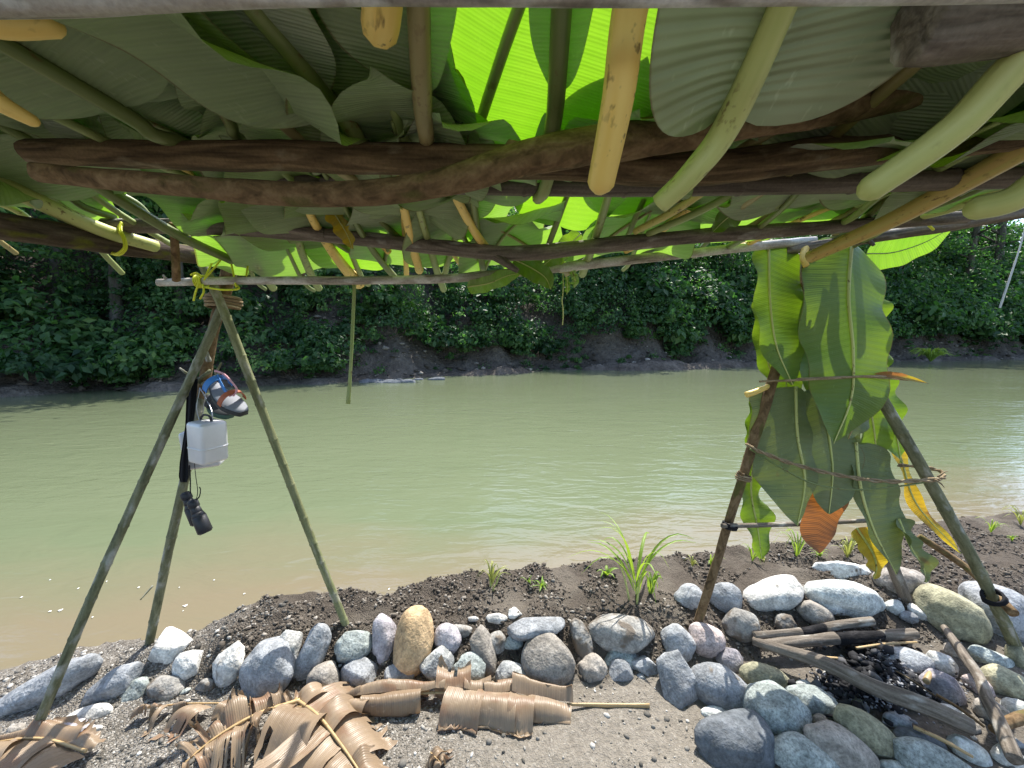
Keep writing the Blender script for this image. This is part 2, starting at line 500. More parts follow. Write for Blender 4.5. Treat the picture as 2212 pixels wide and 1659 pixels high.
M['st_grey'] = m_stone('stone_grey', (0.283, 0.297, 0.311), (0.397, 0.404, 0.411))
M['st_blue'] = m_stone('stone_slate_blue', (0.249, 0.260, 0.273), (0.369, 0.380, 0.394))
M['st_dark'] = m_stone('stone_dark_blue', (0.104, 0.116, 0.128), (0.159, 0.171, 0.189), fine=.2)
M['st_green'] = m_stone('stone_green_grey', (0.283, 0.319, 0.304), (0.411, 0.445, 0.425), fine=.6)
M['st_white'] = m_stone('stone_whitish', (0.537, 0.525, 0.488), (0.683, 0.671, 0.634), mud=.02)
M['st_tan'] = m_stone('stone_tan', (0.488, 0.329, 0.177), (0.610, 0.439, 0.256), mud=-.15, fine=.25)
M['st_brown'] = m_stone('stone_brown_grey', (0.283, 0.255, 0.219), (0.397, 0.361, 0.319), mud=.0)
M['st_purple'] = m_stone('stone_mauve', (0.326, 0.304, 0.333), (0.438, 0.411, 0.425), mud=-.02)
M['st_muddy'] = m_stone('stone_muddy', (0.269, 0.255, 0.233), (0.382, 0.368, 0.340), mud=.16)
M['st_olive'] = m_stone('stone_olive', (0.283, 0.269, 0.176), (0.411, 0.390, 0.269), mud=-.05)
M['st_pink'] = m_stone('stone_pinkish', (0.509, 0.411, 0.382), (0.637, 0.538, 0.509), mud=-.02, fine=.5)
M['st_vein'] = m_stone('stone_veined', (0.340, 0.347, 0.340), (0.467, 0.474, 0.467), veins=.8)
M['st_pale'] = m_stone('stone_pale_green', (0.523, 0.552, 0.531), (0.708, 0.728, 0.708), mud=.04)

def m_ground():
    m, nt, out = new_mat('riverbank_soil')
    v = coords(nt, 'Object', rand=False)
    g = nd(nt, 'ShaderNodeAttribute', attribute_name='gravel').outputs['Fac']
    w = nd(nt, 'ShaderNodeAttribute', attribute_name='wet').outputs['Fac']
    n1 = noise(nt, v, 3, 6, .65)
    n2 = noise(nt, v, 45, 6, .7)
    n3 = nd(nt, 'ShaderNodeTexVoronoi', {'Vector': v, 'Scale': 170.0, 'Randomness': 1.0})
    pcol = ramp(nt, n3.outputs['Color'], [(.15, (.07, .063, .054)), (.45, (.155, .14, .12)), (.7, (.25, .23, .205)), (.92, (.5, .48, .44))])
    sand = mixc(nt, n1, (.17, .15, .125), (.25, .222, .185))
    sand = mixc(nt, .6, sand, ramp(nt, n2, [(.3, .55), (.7, 1.2)]), 'MULTIPLY')
    grav = mixc(nt, math_(nt, 'MULTIPLY', g, .85), sand, pcol)
    soil = mixc(nt, n2, (.045, .037, .029), (.115, .095, .076))
    soil = mixc(nt, ramp(nt, n1, [(.5, 0.0), (.62, .6)]), soil, (.15, .13, .105))
    n4 = noise(nt, v, 170, 3, .7)
    soil = mixc(nt, .6, soil, ramp(nt, n4, [(.3, .45), (.7, 1.3)]), 'MULTIPLY')
    c = mixc(nt, w, grav, soil)
    h = math_(nt, 'ADD', n2, math_(nt, 'MULTIPLY', n3.outputs['Distance'], math_(nt, 'MULTIPLY', g, -.8)))
    h = math_(nt, 'ADD', h, math_(nt, 'MULTIPLY', n4, .5))
    finish(nt, out, c, .92, bump(nt, h, .8, .014), .2)
    return m
M['ground'] = m_ground()

def m_water():
    m, nt, out = new_mat('river_water')
    v = coords(nt, 'Object', rand=False)
    sh = nd(nt, 'ShaderNodeAttribute', attribute_name='shallow').outputs['Fac']
    n0 = noise(nt, nd(nt, 'ShaderNodeMapping', {'Vector': v, 'Scale': (.55, 1.6, 1)}).outputs[0], 1.2, 4, .6, .8)
    silt = ramp(nt, math_(nt, 'ADD', sh, math_(nt, 'MULTIPLY', math_(nt, 'SUBTRACT', n0, .5), .55)), [(.2, 0.0), (.85, 1.0)])
    c = mixc(nt, n0, (.122, .147, .082), (.145, .168, .098))
    c = mixc(nt, silt, c, (.176, .148, .096))
    a = noise(nt, nd(nt, 'ShaderNodeMapping', {'Vector': v, 'Scale': (.7, 2.0, 1), 'Rotation': (0, 0, .25)}).outputs[0], 3.2, 4, .55, .7)
    b = noise(nt, nd(nt, 'ShaderNodeMapping', {'Vector': v, 'Scale': (.6, 1.7, 1), 'Rotation': (0, 0, -.2)}).outputs[0], 11, 3, .6, .4)
    h = math_(nt, 'ADD', a, math_(nt, 'MULTIPLY', b, .30))
    big = noise(nt, nd(nt, 'ShaderNodeMapping', {'Vector': v, 'Scale': (.12, .5, 1)}).outputs[0], 1.0, 3, .6, .5)
    finish(nt, out, c, .07, nd(nt, 'ShaderNodeBump', {'Height': h, 'Strength': ramp(nt, big, [(.35, .14), (.65, .42)]), 'Distance': .05}).outputs[0], .38)
    return m
M['water'] = m_water()

def m_jungle(name, stops, trans, tfac=.35):
    m, nt, out = new_mat(name)
    r = nd(nt, 'ShaderNodeAttribute', attribute_name='rnd').outputs['Fac']
    c = ramp(nt, r, stops)
    t = mixc(nt, 1.0, c, trans, 'MULTIPLY')
    finish(nt, out, c, .5, None, .3, t, tfac)
    return m
M['jungle'] = m_jungle('jungle_leaves', [(0, (.013, .038, .019)), (.35, (.031, .076, .028)), (.7, (.062, .128, .04)), (1, (.125, .20, .06))], (2.2, 3.0, 1.2))
M['jungle_bright'] = m_jungle('bank_grass', [(0, (.08, .14, .035)), (1, (.22, .32, .10))], (1.6, 1.8, .8))
M['jungle_bark'] = m_bark('far_bark', (.05, .045, .04), (.11, .10, .085), (.2, .19, .17), (.05, .08, .03), .55, along=2, across=8)
def m_bank():
    m, nt, out = new_mat('far_mud_bank')
    v = coords(nt, 'Object', rand=False)
    n1 = noise(nt, v, .7, 6, .65); n2 = noise(nt, v, 5, 6, .7); n3 = noise(nt, v, 22, 4, .7)
    c = mixc(nt, ramp(nt, n1, [(.35, 0.0), (.65, 1.0)]), (.065, .054, .044), (.13, .113, .096))
    c = mixc(nt, .7, c, ramp(nt, n2, [(.3, .4), (.7, 1.3)]), 'MULTIPLY')
    c = mixc(nt, ramp(nt, n3, [(.63, 0.0), (.7, .7)]), c, (.24, .22, .19))
    finish(nt, out, c, .9, bump(nt, n2, 1.0, .15), .2)
    return m
M['bank'] = m_bank()

# ---------------------------------------------------------------- the land
WZ = -0.15
def line(pts, z):
    a = np.array([PZ(u, v, zz) for (u, v), zz in zip(pts, np.broadcast_to(z, len(pts)))])
    return a[np.argsort(a[:, 0])]
SH = line([(-500, 1560), (0, 1425), (150, 1392), (330, 1345), (500, 1322), (700, 1308), (790, 1304), (860, 1310), (930, 1285), (1000, 1268), (1080, 1266), (1200, 1255), (1250, 1244), (1450, 1228), (1600, 1213), (1700, 1200), (1800, 1192), (1900, 1168), (2050, 1146), (2212, 1128), (2500, 1090)],
          [-.13] * 4 + [-.06] * 17)
WB = line([(-400, 1640), (100, 1560), (300, 1515), (600, 1502), (900, 1487), (1250, 1492), (1430, 1475), (1600, 1440), (1900, 1410), (2212, 1390), (2600, 1380)], 0.0)
WT = line([(-400, 1480), (100, 1420), (330, 1378), (750, 1345), (1100, 1328), (1300, 1320), (1480, 1300), (1700, 1268), (1950, 1250), (2212, 1240), (2600, 1230)], .11)
HT = line([(-400, 1480), (100, 1420), (330, 1378), (500, 1360), (2600, 1230)], .11)[:, 0], [0.0, .01, .055, .115, .115]
FAR = line([(-900, 905), (-400, 880), (0, 858), (250, 850), (500, 839), (700, 831), (950, 816), (1250, 801), (1500, 797), (1640, 791), (1900, 784), (2212, 777), (2400, 774)], WZ)

def land(x, y, fine=True):
    x = np.asarray(x, float); y = np.asarray(y, float)
    yb = np.interp(x, WB[:, 0], WB[:, 1]); yt = np.interp(x, WT[:, 0], WT[:, 1])
    ys = np.interp(x, SH[:, 0], SH[:, 1]); h = np.interp(x, HT[0], HT[1])
    yt = np.maximum(yt, yb + .08)
    z = h * sstep((y - yb) / (yt - yb))
    left = sstep((-1.0 - x) / .5)
    drop = sstep((y - (ys - .16 - .25 * left)) / (.26 + .3 * left))
    z = z * (1 - drop) + (-.24) * drop
    z = z - .55 * sstep((y - ys - .1) / 2.5)
    far = np.interp(x, FAR[:, 0], FAR[:, 1])
    z = z + 2.0 * sstep((y - far - 1) / 3) * 0.0
    if fine:
        q = np.stack([x, y, x * 0], -1).reshape(-1, 3)
        berm = (sstep((y - yb) / (yt - yb)) * (1 - sstep((y - ys - .15) / .2))).reshape(-1)
        amp = .005 + .011 * berm
        near = np.clip(1.2 - np.abs(q[:, 0]) / 6, 0, 1)
        n = fbm(q * 14, 3, 3) * amp + np.maximum(0, vnoise(q * 34, 8)) ** 2 * .020 * berm + fbm(q * 60, 2, 5) * (.0015 + .004 * berm) + fbm(q * 2.2, 2, 9) * .012
        z = z + (n * near).reshape(z.shape)
    return z

def hit(u, v):
    r = ray(u, v)
    ts = np.arange(.6, 6, .004)
    p = CAM[None] + r[None] * ts[:, None]
    g = land(p[:, 0], p[:, 1], False)
    i = np.argmax(p[:, 2] < g)
    return p[i]

def build_ground():
    xs = np.concatenate([[-260, -140, -80, -50, -30, -18, -11, -7, -5], np.arange(-4, 5.2, .022), [6, 7.5, 10, 15, 24, 40, 70, 140, 260]])
    ys = np.concatenate([[-200, -100, -50, -25, -12, -6, -3, -1.2, -.3, .3], np.arange(.6, 3.8, .02), [4.4, 5.5, 7, 9, 12, 16, 21, 27, 34, 42, 52, 70, 120, 240]])
    X, Y = np.meshgrid(xs, ys)
    Z = land(X, Y)
    w, h = len(xs), len(ys)
    idx = np.arange(w * h).reshape(h, w)
    F = np.stack([idx[:-1, :-1], idx[:-1, 1:], idx[1:, 1:], idx[1:, :-1]], -1).reshape(-1, 4)
    yb = np.interp(X, WB[:, 0], WB[:, 1]); yt = np.interp(X, WT[:, 0], WT[:, 1])
    q = np.stack([X, Y, X * 0], -1).reshape(-1, 3)
    edge = fbm(q * 6, 3, 21).reshape(X.shape) * .25
    wet = sstep((Y - yb + .03) / .14 + edge) * (1 - .85 * sstep((-1.0 - X) / .4))
    wet = np.maximum(wet, sstep((X - .55) / .5 + edge) * .55)
    ysh = np.interp(X, SH[:, 0], SH[:, 1])
    wet = np.maximum(wet, .8 * sstep((Y - ysh + .12) / .1))
    gr = np.clip(.95 - .75 * sstep((X + .55) / .6), 0, 1)
    o = mobj('ground', np.stack([X, Y, Z], -1).reshape(-1, 3), F, M['ground'], attrs={'gravel': gr, 'wet': wet})
    tag(o, kind='structure')

def build_water():
    xs = np.concatenate([[-260, -120, -60, -30, -15, -8, -5], np.arange(-4, 5, .12), [6, 8, 11, 16, 24, 40, 80, 140, 260]])
    ys = np.concatenate([np.arange(.8, 6, .1), [7, 9, 12, 16, 22, 30, 40, 60, 110, 230]])
    X, Y = np.meshgrid(xs, ys)
    w, h = len(xs), len(ys)
    idx = np.arange(w * h).reshape(h, w)
    F = np.stack([idx[:-1, :-1], idx[:-1, 1:], idx[1:, 1:], idx[1:, :-1]], -1).reshape(-1, 4)
    ysh = np.interp(X, SH[:, 0], SH[:, 1])
    sh = np.clip(1.0 - (Y - ysh) / (1.35 + .13 * np.abs(X)), 0, 1)
    o = mobj('river_water', np.stack([X, Y, X * 0 + WZ], -1).reshape(-1, 3), F, M['water'], attrs={'shallow': sh})
    tag(o, kind='structure')

build_ground()
build_water()

# ---------------------------------------------------------------- far bank and jungle
def far_pt(x):
    return np.interp(x, FAR[:, 0], FAR[:, 1])
def bank_h(s, x):
    q = np.stack([x, s, x * 0], -1)
    n = fbm(q * .55, 4, 31)
    s2 = s + n * .5
    lowleft = sstep((-3 - x) / 4)
    z = WZ - .25 + .42 * sstep((s2 + .3) / .9) + (1.5 - .6 * lowleft) * sstep((s2 - .8) / 2.2) + np.clip(s2 - 2.2, 0, 9) * 1.0
    return z + n * .18 + fbm(q * 2.5, 3, 33) * .09
# arc-length frame along the far shore
_fx = np.linspace(FAR[0, 0], FAR[-1, 0], 400)
_fp = np.stack([_fx, far_pt(_fx)], 1)
_fp = np.vstack([[_fp[0] + (_fp[0] - _fp[6]) * 8], _fp, [_fp[-1] + (_fp[-1] - _fp[-7]) * 10]])
for _ in range(6):
    _fp[1:-1] = (_fp[:-2] + _fp[1:-1] * 2 + _fp[2:]) / 4
_fa = np.concatenate([[0], np.cumsum(np.linalg.norm(np.diff(_fp, axis=0), axis=1))])
FARLEN = _fa[-1]
_tn = np.gradient(_fp, axis=0); _tn /= np.linalg.norm(_tn, axis=1)[:, None]
def shore(a):
    p = np.stack([np.interp(a, _fa, _fp[:, 0]), np.interp(a, _fa, _fp[:, 1])], -1)
    t = np.stack([np.interp(a, _fa, _tn[:, 0]), np.interp(a, _fa, _tn[:, 1])], -1)
    nrm = np.stack([-t[..., 1], t[..., 0]], -1)          # away from the river
    return p, nrm
def bank_point(a, s):
    a = np.asarray(a, float); s = np.asarray(s, float)
    p, n = shore(a)
    xy = p + n * s[..., None]
    z = bank_h(s, p[..., 0] * 1.0)
    return np.concatenate([xy, z[..., None]], -1)

def build_bank():
    a = np.arange(0, FARLEN, .22); s = np.concatenate([np.arange(-1.2, 5, .16), np.arange(5, 26, 1.0)])
    A, Sx = np.meshgrid(a, s)
    V = bank_point(A.ravel(), Sx.ravel())
    w, h = len(a), len(s)
    idx = np.arange(w * h).reshape(h, w)
    F = np.stack([idx[:-1, :-1], idx[:-1, 1:], idx[1:, 1:], idx[1:, :-1]], -1).reshape(-1, 4)
    tag(mobj('far_bank', V, F, M['bank']), kind='structure')
build_bank()

def leaf_cloud(centres, normals, sizes, rnd, rg, aspect=.55, bend=.25):
    """one folded diamond leaf at each centre"""
    n = len(centres)
    nr = normals / (np.linalg.norm(normals, axis=1)[:, None] + 1e-9)
    t = rg.normal(size=(n, 3)); t[:, 2] -= .9
    t = t - nr * (t * nr).sum(1)[:, None]; t /= np.linalg.norm(t, axis=1)[:, None] + 1e-9
    b = np.cross(nr, t)
    L = sizes[:, None]; Wd = L * aspect
    v0 = centres - t * L * .5
    v1 = centres + b * Wd * .5 + nr * L * bend * .25 - t * L * .05
    v2 = centres + t * L * .5 - nr * L * bend * .4
    v3 = centres - b * Wd * .5 + nr * L * bend * .25 - t * L * .05
    V = np.stack([v0, v1, v2, v3], 1).reshape(-1, 3)
    i = np.arange(n) * 4
    F = np.concatenate([np.stack([i, i + 1, i + 2], 1), np.stack([i, i + 2, i + 3], 1)])
    return V, F, np.repeat(rnd, 4)

def clump_leaves(cc, rad, per, rg, size=(.12, .30), out=None):
    """leaves on the upper outer skin of many rounded clumps"""
    k = len(cc)
    d = rg.normal(size=(k, per, 3)); d[..., 2] = np.abs(d[..., 2]) * .8 + d[..., 2] * .3
    if out is not None: d = d + out[:, None, :] * .7
    d /= np.linalg.norm(d, axis=2)[..., None]
    rr = rad[:, None] * (.55 + .5 * rg.random((k, per)))
    stretch = 1 + .35 * np.sin(d[..., 0] * 7 + np.arange(k)[:, None]) * np.cos(d[..., 2] * 6 + np.arange(k)[:, None] * 1.7)
    p = cc[:, None, :] + d * (rr * stretch)[..., None]
    nr = d + rg.normal(size=d.shape) * .55
    nr[..., 2] += .35
    base = rg.random(k)
    rnd = np.clip(base[:, None] * .55 + rg.random((k, per)) * .45, 0, 1)
    sz = size[0] + (size[1] - size[0]) * (rg.random((k, 1)) ** 2 * .75 + rg.random((k, per)) * .25)
    return p.reshape(-1, 3), nr.reshape(-1, 3), sz.ravel(), rnd.ravel()

def build_jungle():
    rg = np.random.default_rng(5)
    # undergrowth covering the slope
    k = 2500
    a = rg.random(k) * FARLEN; s = 1.85 + rg.random(k) ** 1.3 * 11
    p, nr = shore(a)
    lowleft = sstep((-3 - p[:, 0]) / 4)
    s = s - 1.3 * lowleft * (rg.random(k) > .3)
    c = bank_point(a, s); out = np.concatenate([-nr, np.full((k, 1), .4)], 1)
    dist = np.linalg.norm(c - CAM, axis=1)
    rad = (.35 + .75 * rg.random(k)) * np.clip(dist / 18, .7, 1.6)
    c[:, 2] += rad * .35
    c += out * (rad * .3)[:, None]
    near = dist <= 14; mid = (dist > 14) & (dist <= 22)
    parts = [clump_leaves(c[near], rad[near], 190, rg, (.07, .24), out[near]),
             clump_leaves(c[mid], rad[mid], 150, rg, (.09, .36), out[mid]),
             clump_leaves(c[dist > 22], rad[dist > 22], 100, rg, (.16, .55), out[dist > 22])]
    # creeper curtains hanging over the mud face
    k = 260
    a = rg.random(k) * FARLEN; s = 1.9 + rg.random(k) * 3.0
    top = bank_point(a, s); p, nr = shore(a)
    ln = .8 + rg.random(k) * 2.6
    top[:, 2] += .6 + rg.random(k) * 2.0
    cc = []; rr = []; oo = []
    for i in range(k):
        for j in np.linspace(0, 1, 7):
            q = top[i].copy(); q[2] -= ln[i] * j
            q[:2] -= nr[i] * (.9 + .25 * math.sin(i + j * 3)); q[:2] += rg.normal(size=2) * .1
            cc.append(q); rr.append(.30 - .12 * j); oo.append([-nr[i, 0], -nr[i, 1], .2])
    parts.append(clump_leaves(np.array(cc), np.array(rr), 34, rg, (.10, .22), np.array(oo)))
    # sparse weeds on the mud
    k = 260
    a = rg.random(k) * FARLEN; s = .7 + rg.random(k) * 1.7
    c = bank_point(a, s)
    parts.append(clump_leaves(c, .12 + .22 * rg.random(k), 30, rg, (.07, .2)))
    P_ = [np.concatenate(x) for x in zip(*parts)]
    V, F, R = leaf_cloud(P_[0], P_[1], P_[2], P_[3], rg)
    o = mobj('riverside_undergrowth', V, F, M['jungle'], attrs={'rnd': R}, smooth=False)
    tag(o, 'dense green creepers and shrubs covering the far river bank', 'undergrowth', kind='stuff')
build_jungle()

def tree_meshes():
    rg = np.random.default_rng(8)
    out = []
    for v in range(4):
        mb = MB()
        H = 7.0
        lean = rg.normal(size=2) * .6
        top = np.array([lean[0], lean[1], H * .8])
        mid = np.array([lean[0] * .3 + rg.normal() * .2, lean[1] * .3, H * .42])
        mb.add(tube([(0, 0, -1.0), mid, top], [.17, .12, .05], sides=8, rough=.12, seed=v))
        cc = []; rr = []
        for b in range(11):
            h = H * (.25 + .055 * b)
            base = np.array([np.interp(h, [0, H * .42, H * .8], [0, mid[0], top[0]]), np.interp(h, [0, H * .42, H * .8], [0, mid[1], top[1]]), h])
            an = b * 2.4 + rg.random(); l = 1.0 + rg.random() * 1.5
            tip = base + np.array([math.cos(an) * l, math.sin(an) * l, .3 + rg.random() * .9])
            mb.add(tube([base, (base + tip) / 2 + [0, 0, .15], tip], [.05, .035, .012], n=7, sides=5, seed=b))
            for q in range(4):
                cc.append(base + (tip - base) * (.45 + .2 * q) + rg.normal(size=3) * .3); rr.append(.4 + .45 * rg.random())
        for q in range(8):
            cc.append(top + rg.normal(size=3) * np.array([.8, .8, .5])); rr.append(.5 + .4 * rg.random())
        pts = clump_leaves(np.array(cc), np.array(rr), 90, rg, (.12, .30))
        out.append((mb, leaf_cloud(*pts, rg)))
    return out
TM = tree_meshes()
TORD = 'first second third fourth fifth sixth seventh eighth ninth tenth eleventh twelfth thirteenth fourteenth fifteenth sixteenth seventeenth eighteenth nineteenth twentieth twenty-first twenty-second'.split()
def build_trees():
    rg = np.random.default_rng(19)
    protos = []
    spots = []
    # (picture u at which the tree stands, metres behind the water's edge, size)
    for i, (u, s, sc) in enumerate([(-160, 3.0, 1.3), (-20, 4.2, 1.5), (90, 3.0, 1.2), (230, 3.6, 1.4), (330, 3.0, 1.0), (420, 4.6, 1.3), (560, 4.2, 1.0), (700, 5.2, .9), (830, 4.4, .75), (960, 6.0, 1.0), (1090, 5.0, .85), (1220, 4.6, .8), (1330, 3.8, .85), (1450, 4.2, .8), (1560, 4.6, 1.0), (1680, 4.0, .9), (1930, 3.6, 1.2), (2010, 5.4, 1.7), (2090, 4.0, 1.4), (2170, 6.0, 1.9), (2260, 4.6, 1.7), (2380, 6.0, 2.0)]):  # enlarged at left to shade the bank, at right against sky reflections
        # find where the ray column crosses the shore
        d = ray(u, 800)[:2]
        dd = np.abs(_fp[:, 0] * d[1] - _fp[:, 1] * d[0]) / np.linalg.norm(d)
        spots.append((_fa[int(np.argmin(dd))], s, sc, i))
    for a, s, sc, i in spots:
        b = bank_point(np.array([a]), np.array([s]))[0]
        t = thing('jungle_tree', 'leafy jungle tree on the far bank, %s from the left' % TORD[i], 'tree', b, 'jungle trees along the far bank')
        v = i % 4
        rz = rg.random() * 6.28
        if i < 4:
            tr = TM[v][0].build('trunk', M['jungle_bark'])
            V, F, R = TM[v][1]
            cr = mobj('crown', V, F, M['jungle'], attrs={'rnd': R}, smooth=False)
            protos.append((tr, cr))
        else:
            tr = protos[v][0].copy(); cr = protos[v][1].copy()
            COL.objects.link(tr); COL.objects.link(cr)
        tr.parent = t; cr.parent = t
        t.scale = (sc, sc, sc * (1.0 + .2 * math.sin(i * 2.1)))
        t.rotation_euler = (0, 0, rz)
build_trees()

# pale bare trunk leaning out on the right, bright grass tuft at the far water's edge, low rocks by the water
b = PY(2180, 605, 22.0); tp = PY(2225, 440, 22.5)
mobj('leaning_trunk', *tube([b - [0.3, 0, 1.5], b, (b + tp) / 2 + [0.1, 0, 0], tp], [.05, .045, .035, .025], sides=8, rough=.1)[:2], M['bark_pale'], origin=b,
     tc=None)
tag(bpy.data.objects['leaning_trunk'], 'thin pale bare trunk leaning in front of the right hand jungle', 'tree trunk')

def grass_tuft(name, label, cat, base, n, h, spread, mat, w, seed, group=None, stem=False, droop=.9):
    rg = np.random.default_rng(seed)
    mb = MB()
    for i in range(n):
        an = rg.random() * 6.28; l = h * (.55 + .5 * rg.random()); sp = spread * (.3 + .8 * rg.random())
        o = np.array([math.cos(an), math.sin(an), 0])
        r0 = np.asarray(base) + o * h * .03 * rg.random()
        z0 = h * .35 * rg.random() if stem else 0
        p1 = r0 + o * sp * .35 + np.array([0, 0, z0 + l * .55]); p2 = r0 + o * sp * .8 + np.array([0, 0, z0 + l * .75])
        p3 = r0 + o * sp * 1.25 + np.array([0, 0, z0 + l * (.75 - droop * .45 * rg.random())])
        nrm = -o * .3 + np.array([0, 0, 1.0]) + rg.normal(size=3) * .25
        mb.add(blade([r0 + [0, 0, z0], p1, p2, p3], nrm, w * (.7 + .6 * rg.random()), n=14, m=2, fold=.35, seed=seed + i, shape='grass'))
    t = thing(name, label, cat, base, group)
    mb.build('blade', mat, t)
    if stem:
        mb2 = MB()
        for i in range(3):
            o = rg.normal(size=3) * .02; o[2] = 0
            mb2.add(tube([np.asarray(base) + o - [0, 0, .01], np.asarray(base) + o * 2 + [0, 0, h * .3], np.asarray(base) + o * 3 + [0, 0, h * .5]], [.005, .004, .002], n=8, sides=6))
        mb2.build('stem', M['stem_lime'], t)
    return t
b = PZ(2010, 781, WZ + .1)
grass_tuft('grass_clump', 'bright green grass clump at the far water edge on the right', 'grass', b, 110, 1.0, .75, M['grass'], .035, 77)

ICO = {}
def ico(sub):
    if sub not in ICO:
        bm = bmesh.new()
        bmesh.ops.create_icosphere(bm, subdivisions=sub, radius=1.0)
        v = np.array([x.co[:] for x in bm.verts]); f = np.array([[l.index for l in p.verts] for p in bm.faces])
        bm.free(); ICO[sub] = (v, f)
    return ICO[sub]
def stone_verts(seed, ang=0.0, lump=.16, sub=4):
    """unit stone: rounded by water (ang 0) to broken and faceted (ang 1)"""
    v, f = ico(sub)
    v = v.copy(); rg = np.random.default_rng(seed)
    off = rg.random(3) * 50
    p = np.sign(v) * np.abs(v) ** (.86 if ang < .5 else .8)
    p = p / np.maximum(1e-6, np.linalg.norm(p, axis=1)[:, None]) * (1 + .0 * v[:, :1])
    p = p * (1 + lump * 1.1 * vnoise(v * 1.2 + off, seed)[:, None] + lump * .4 * vnoise(v * 2.6 + off, seed + 1)[:, None])
    k = int(5 + ang * 10)
    for i in range(k):
        n = rg.normal(size=3); n /= np.linalg.norm(n)
        d = (.86 - .26 * ang * rg.random()) if ang > .3 else (.9 - .2 * rg.random())
        e = p @ n - d
        m = e > 0
        soft = .12 if ang > .3 else .38
        p[m] -= n[None] * (e[m] * (1 - soft))[:, None]
    p = p * (1 + .012 * fbm(v * 7 + off, 3, seed + 2)[:, None] + (.03 * ang) * fbm(v * 4 + off, 3, seed + 3)[:, None])
    # back to unit extents
    lo, hi = p.min(0), p.max(0)
    p = (p - (lo + hi) / 2) / ((hi - lo) / 2)
    return p, f
def put_stone(u, v, hw, hh, rot=0.0, mat='st_grey', ang=0.0, lump=.16, parent=None, label=None, group=None, lift=.25, dr=.8, seed=None, name='stone', sub=4):
    """stone whose middle shows at (u, v), half sizes in picture units at that distance"""
    q = hit(u, v)
    d = depth(q)
    sx, sz = hw * d / FPX, hh * d / FPX
    sy = min(sx, sz) * dr * .95 + .12 * max(sx, sz)
    r = ray(u, v); r = r / np.linalg.norm(r)
    # the stone lies on the slope: its own axes follow the view plane, tipped half way to the ground
    up = np.array([0, math.sin(.45), math.cos(.45)])
    fw = np.cross(up, RT)
    ca, sa = math.cos(rot), math.sin(rot)
    ax = RT * ca - up * sa; az = RT * sa + up * ca
    c = q - r * sy * lift * .7
    seed = seed if seed is not None else int(u * 7 + v * 13)
    p, f = stone_verts(seed, ang, lump, sub)
    V = c + p[:, :1] * sx * ax + p[:, 1:2] * sy * fw + p[:, 2:] * sz * az
    org = c - np.array([0, 0, sz * .7])
    o = mobj(name, V, f, M[mat], parent, origin=None if parent is not None else org)
    if parent is not None:
        if label: o['label'] = label
    else:
        tag(o, label, 'stone', group)
    return o
for (u, v, d, l) in [(830, 826, 30, 'low pale rocks breaking the water at the far bank')]:
    t = thing('shore_rock', l, 'rocks', PZ(u, v, WZ), None)
    rg = np.random.default_rng(4)
    for i in range(16):
        q = PZ(u + rg.normal() * 50, v - 1 + rg.normal() * 2.5, WZ) + [0, 0, .0]
        p, f = stone_verts(900 + i, .7, .2, 3)
        sc = .08 + .14 * rg.random() ** 2
        mobj('rock', q + p * np.array([sc * 1.6, sc, sc * .5]), f, M['st_dark'], t)

def scatter_small(name, label, cat, pts, size, mat, sub, rg, squash=.6, kind='stuff', rough=.25):
    v, f = ico(sub)
    n = len(pts)
    s = size[0] * (size[1] / size[0]) ** (rg.random(n) ** 2.2)
    ax = 1 + .45 * rg.normal(size=(n, 3)).clip(-1.2, 1.2); ax[:, 2] *= squash
    th = rg.random(n) * 6.28
    vv = v[None] * (1 + rough * rg.normal(size=(n, len(v), 1)).clip(-1.5, 1.5)) * (ax * s[:, None])[:, None, :]
    x = vv[..., 0] * np.cos(th)[:, None] - vv[..., 1] * np.sin(th)[:, None]
    y = vv[..., 0] * np.sin(th)[:, None] + vv[..., 1] * np.cos(th)[:, None]
    V = np.stack([x, y, vv[..., 2]], -1) + pts[:, None, :]
    F = (f[None] + (np.arange(n) * len(v))[:, None, None]).reshape(-1, 3)
    o = mobj(name, V.reshape(-1, 3), F, mat, attrs={'rnd': np.repeat(rg.random(n), len(v))}, smooth=rough < .1)
    return tag(o, label, cat, kind=kind)
def m_pebble(name, stops, rough=.85):
    m, nt, out = new_mat(name)
    r = nd(nt, 'ShaderNodeAttribute', attribute_name='rnd').outputs['Fac']
    n = noise(nt, coords(nt, 'Object', rand=False), 150, 3)
    c = mixc(nt, .5, ramp(nt, r, stops), ramp(nt, n, [(.3, .55), (.7, 1.2)]), 'MULTIPLY')
    finish(nt, out, c, rough, None, .25)
    return m
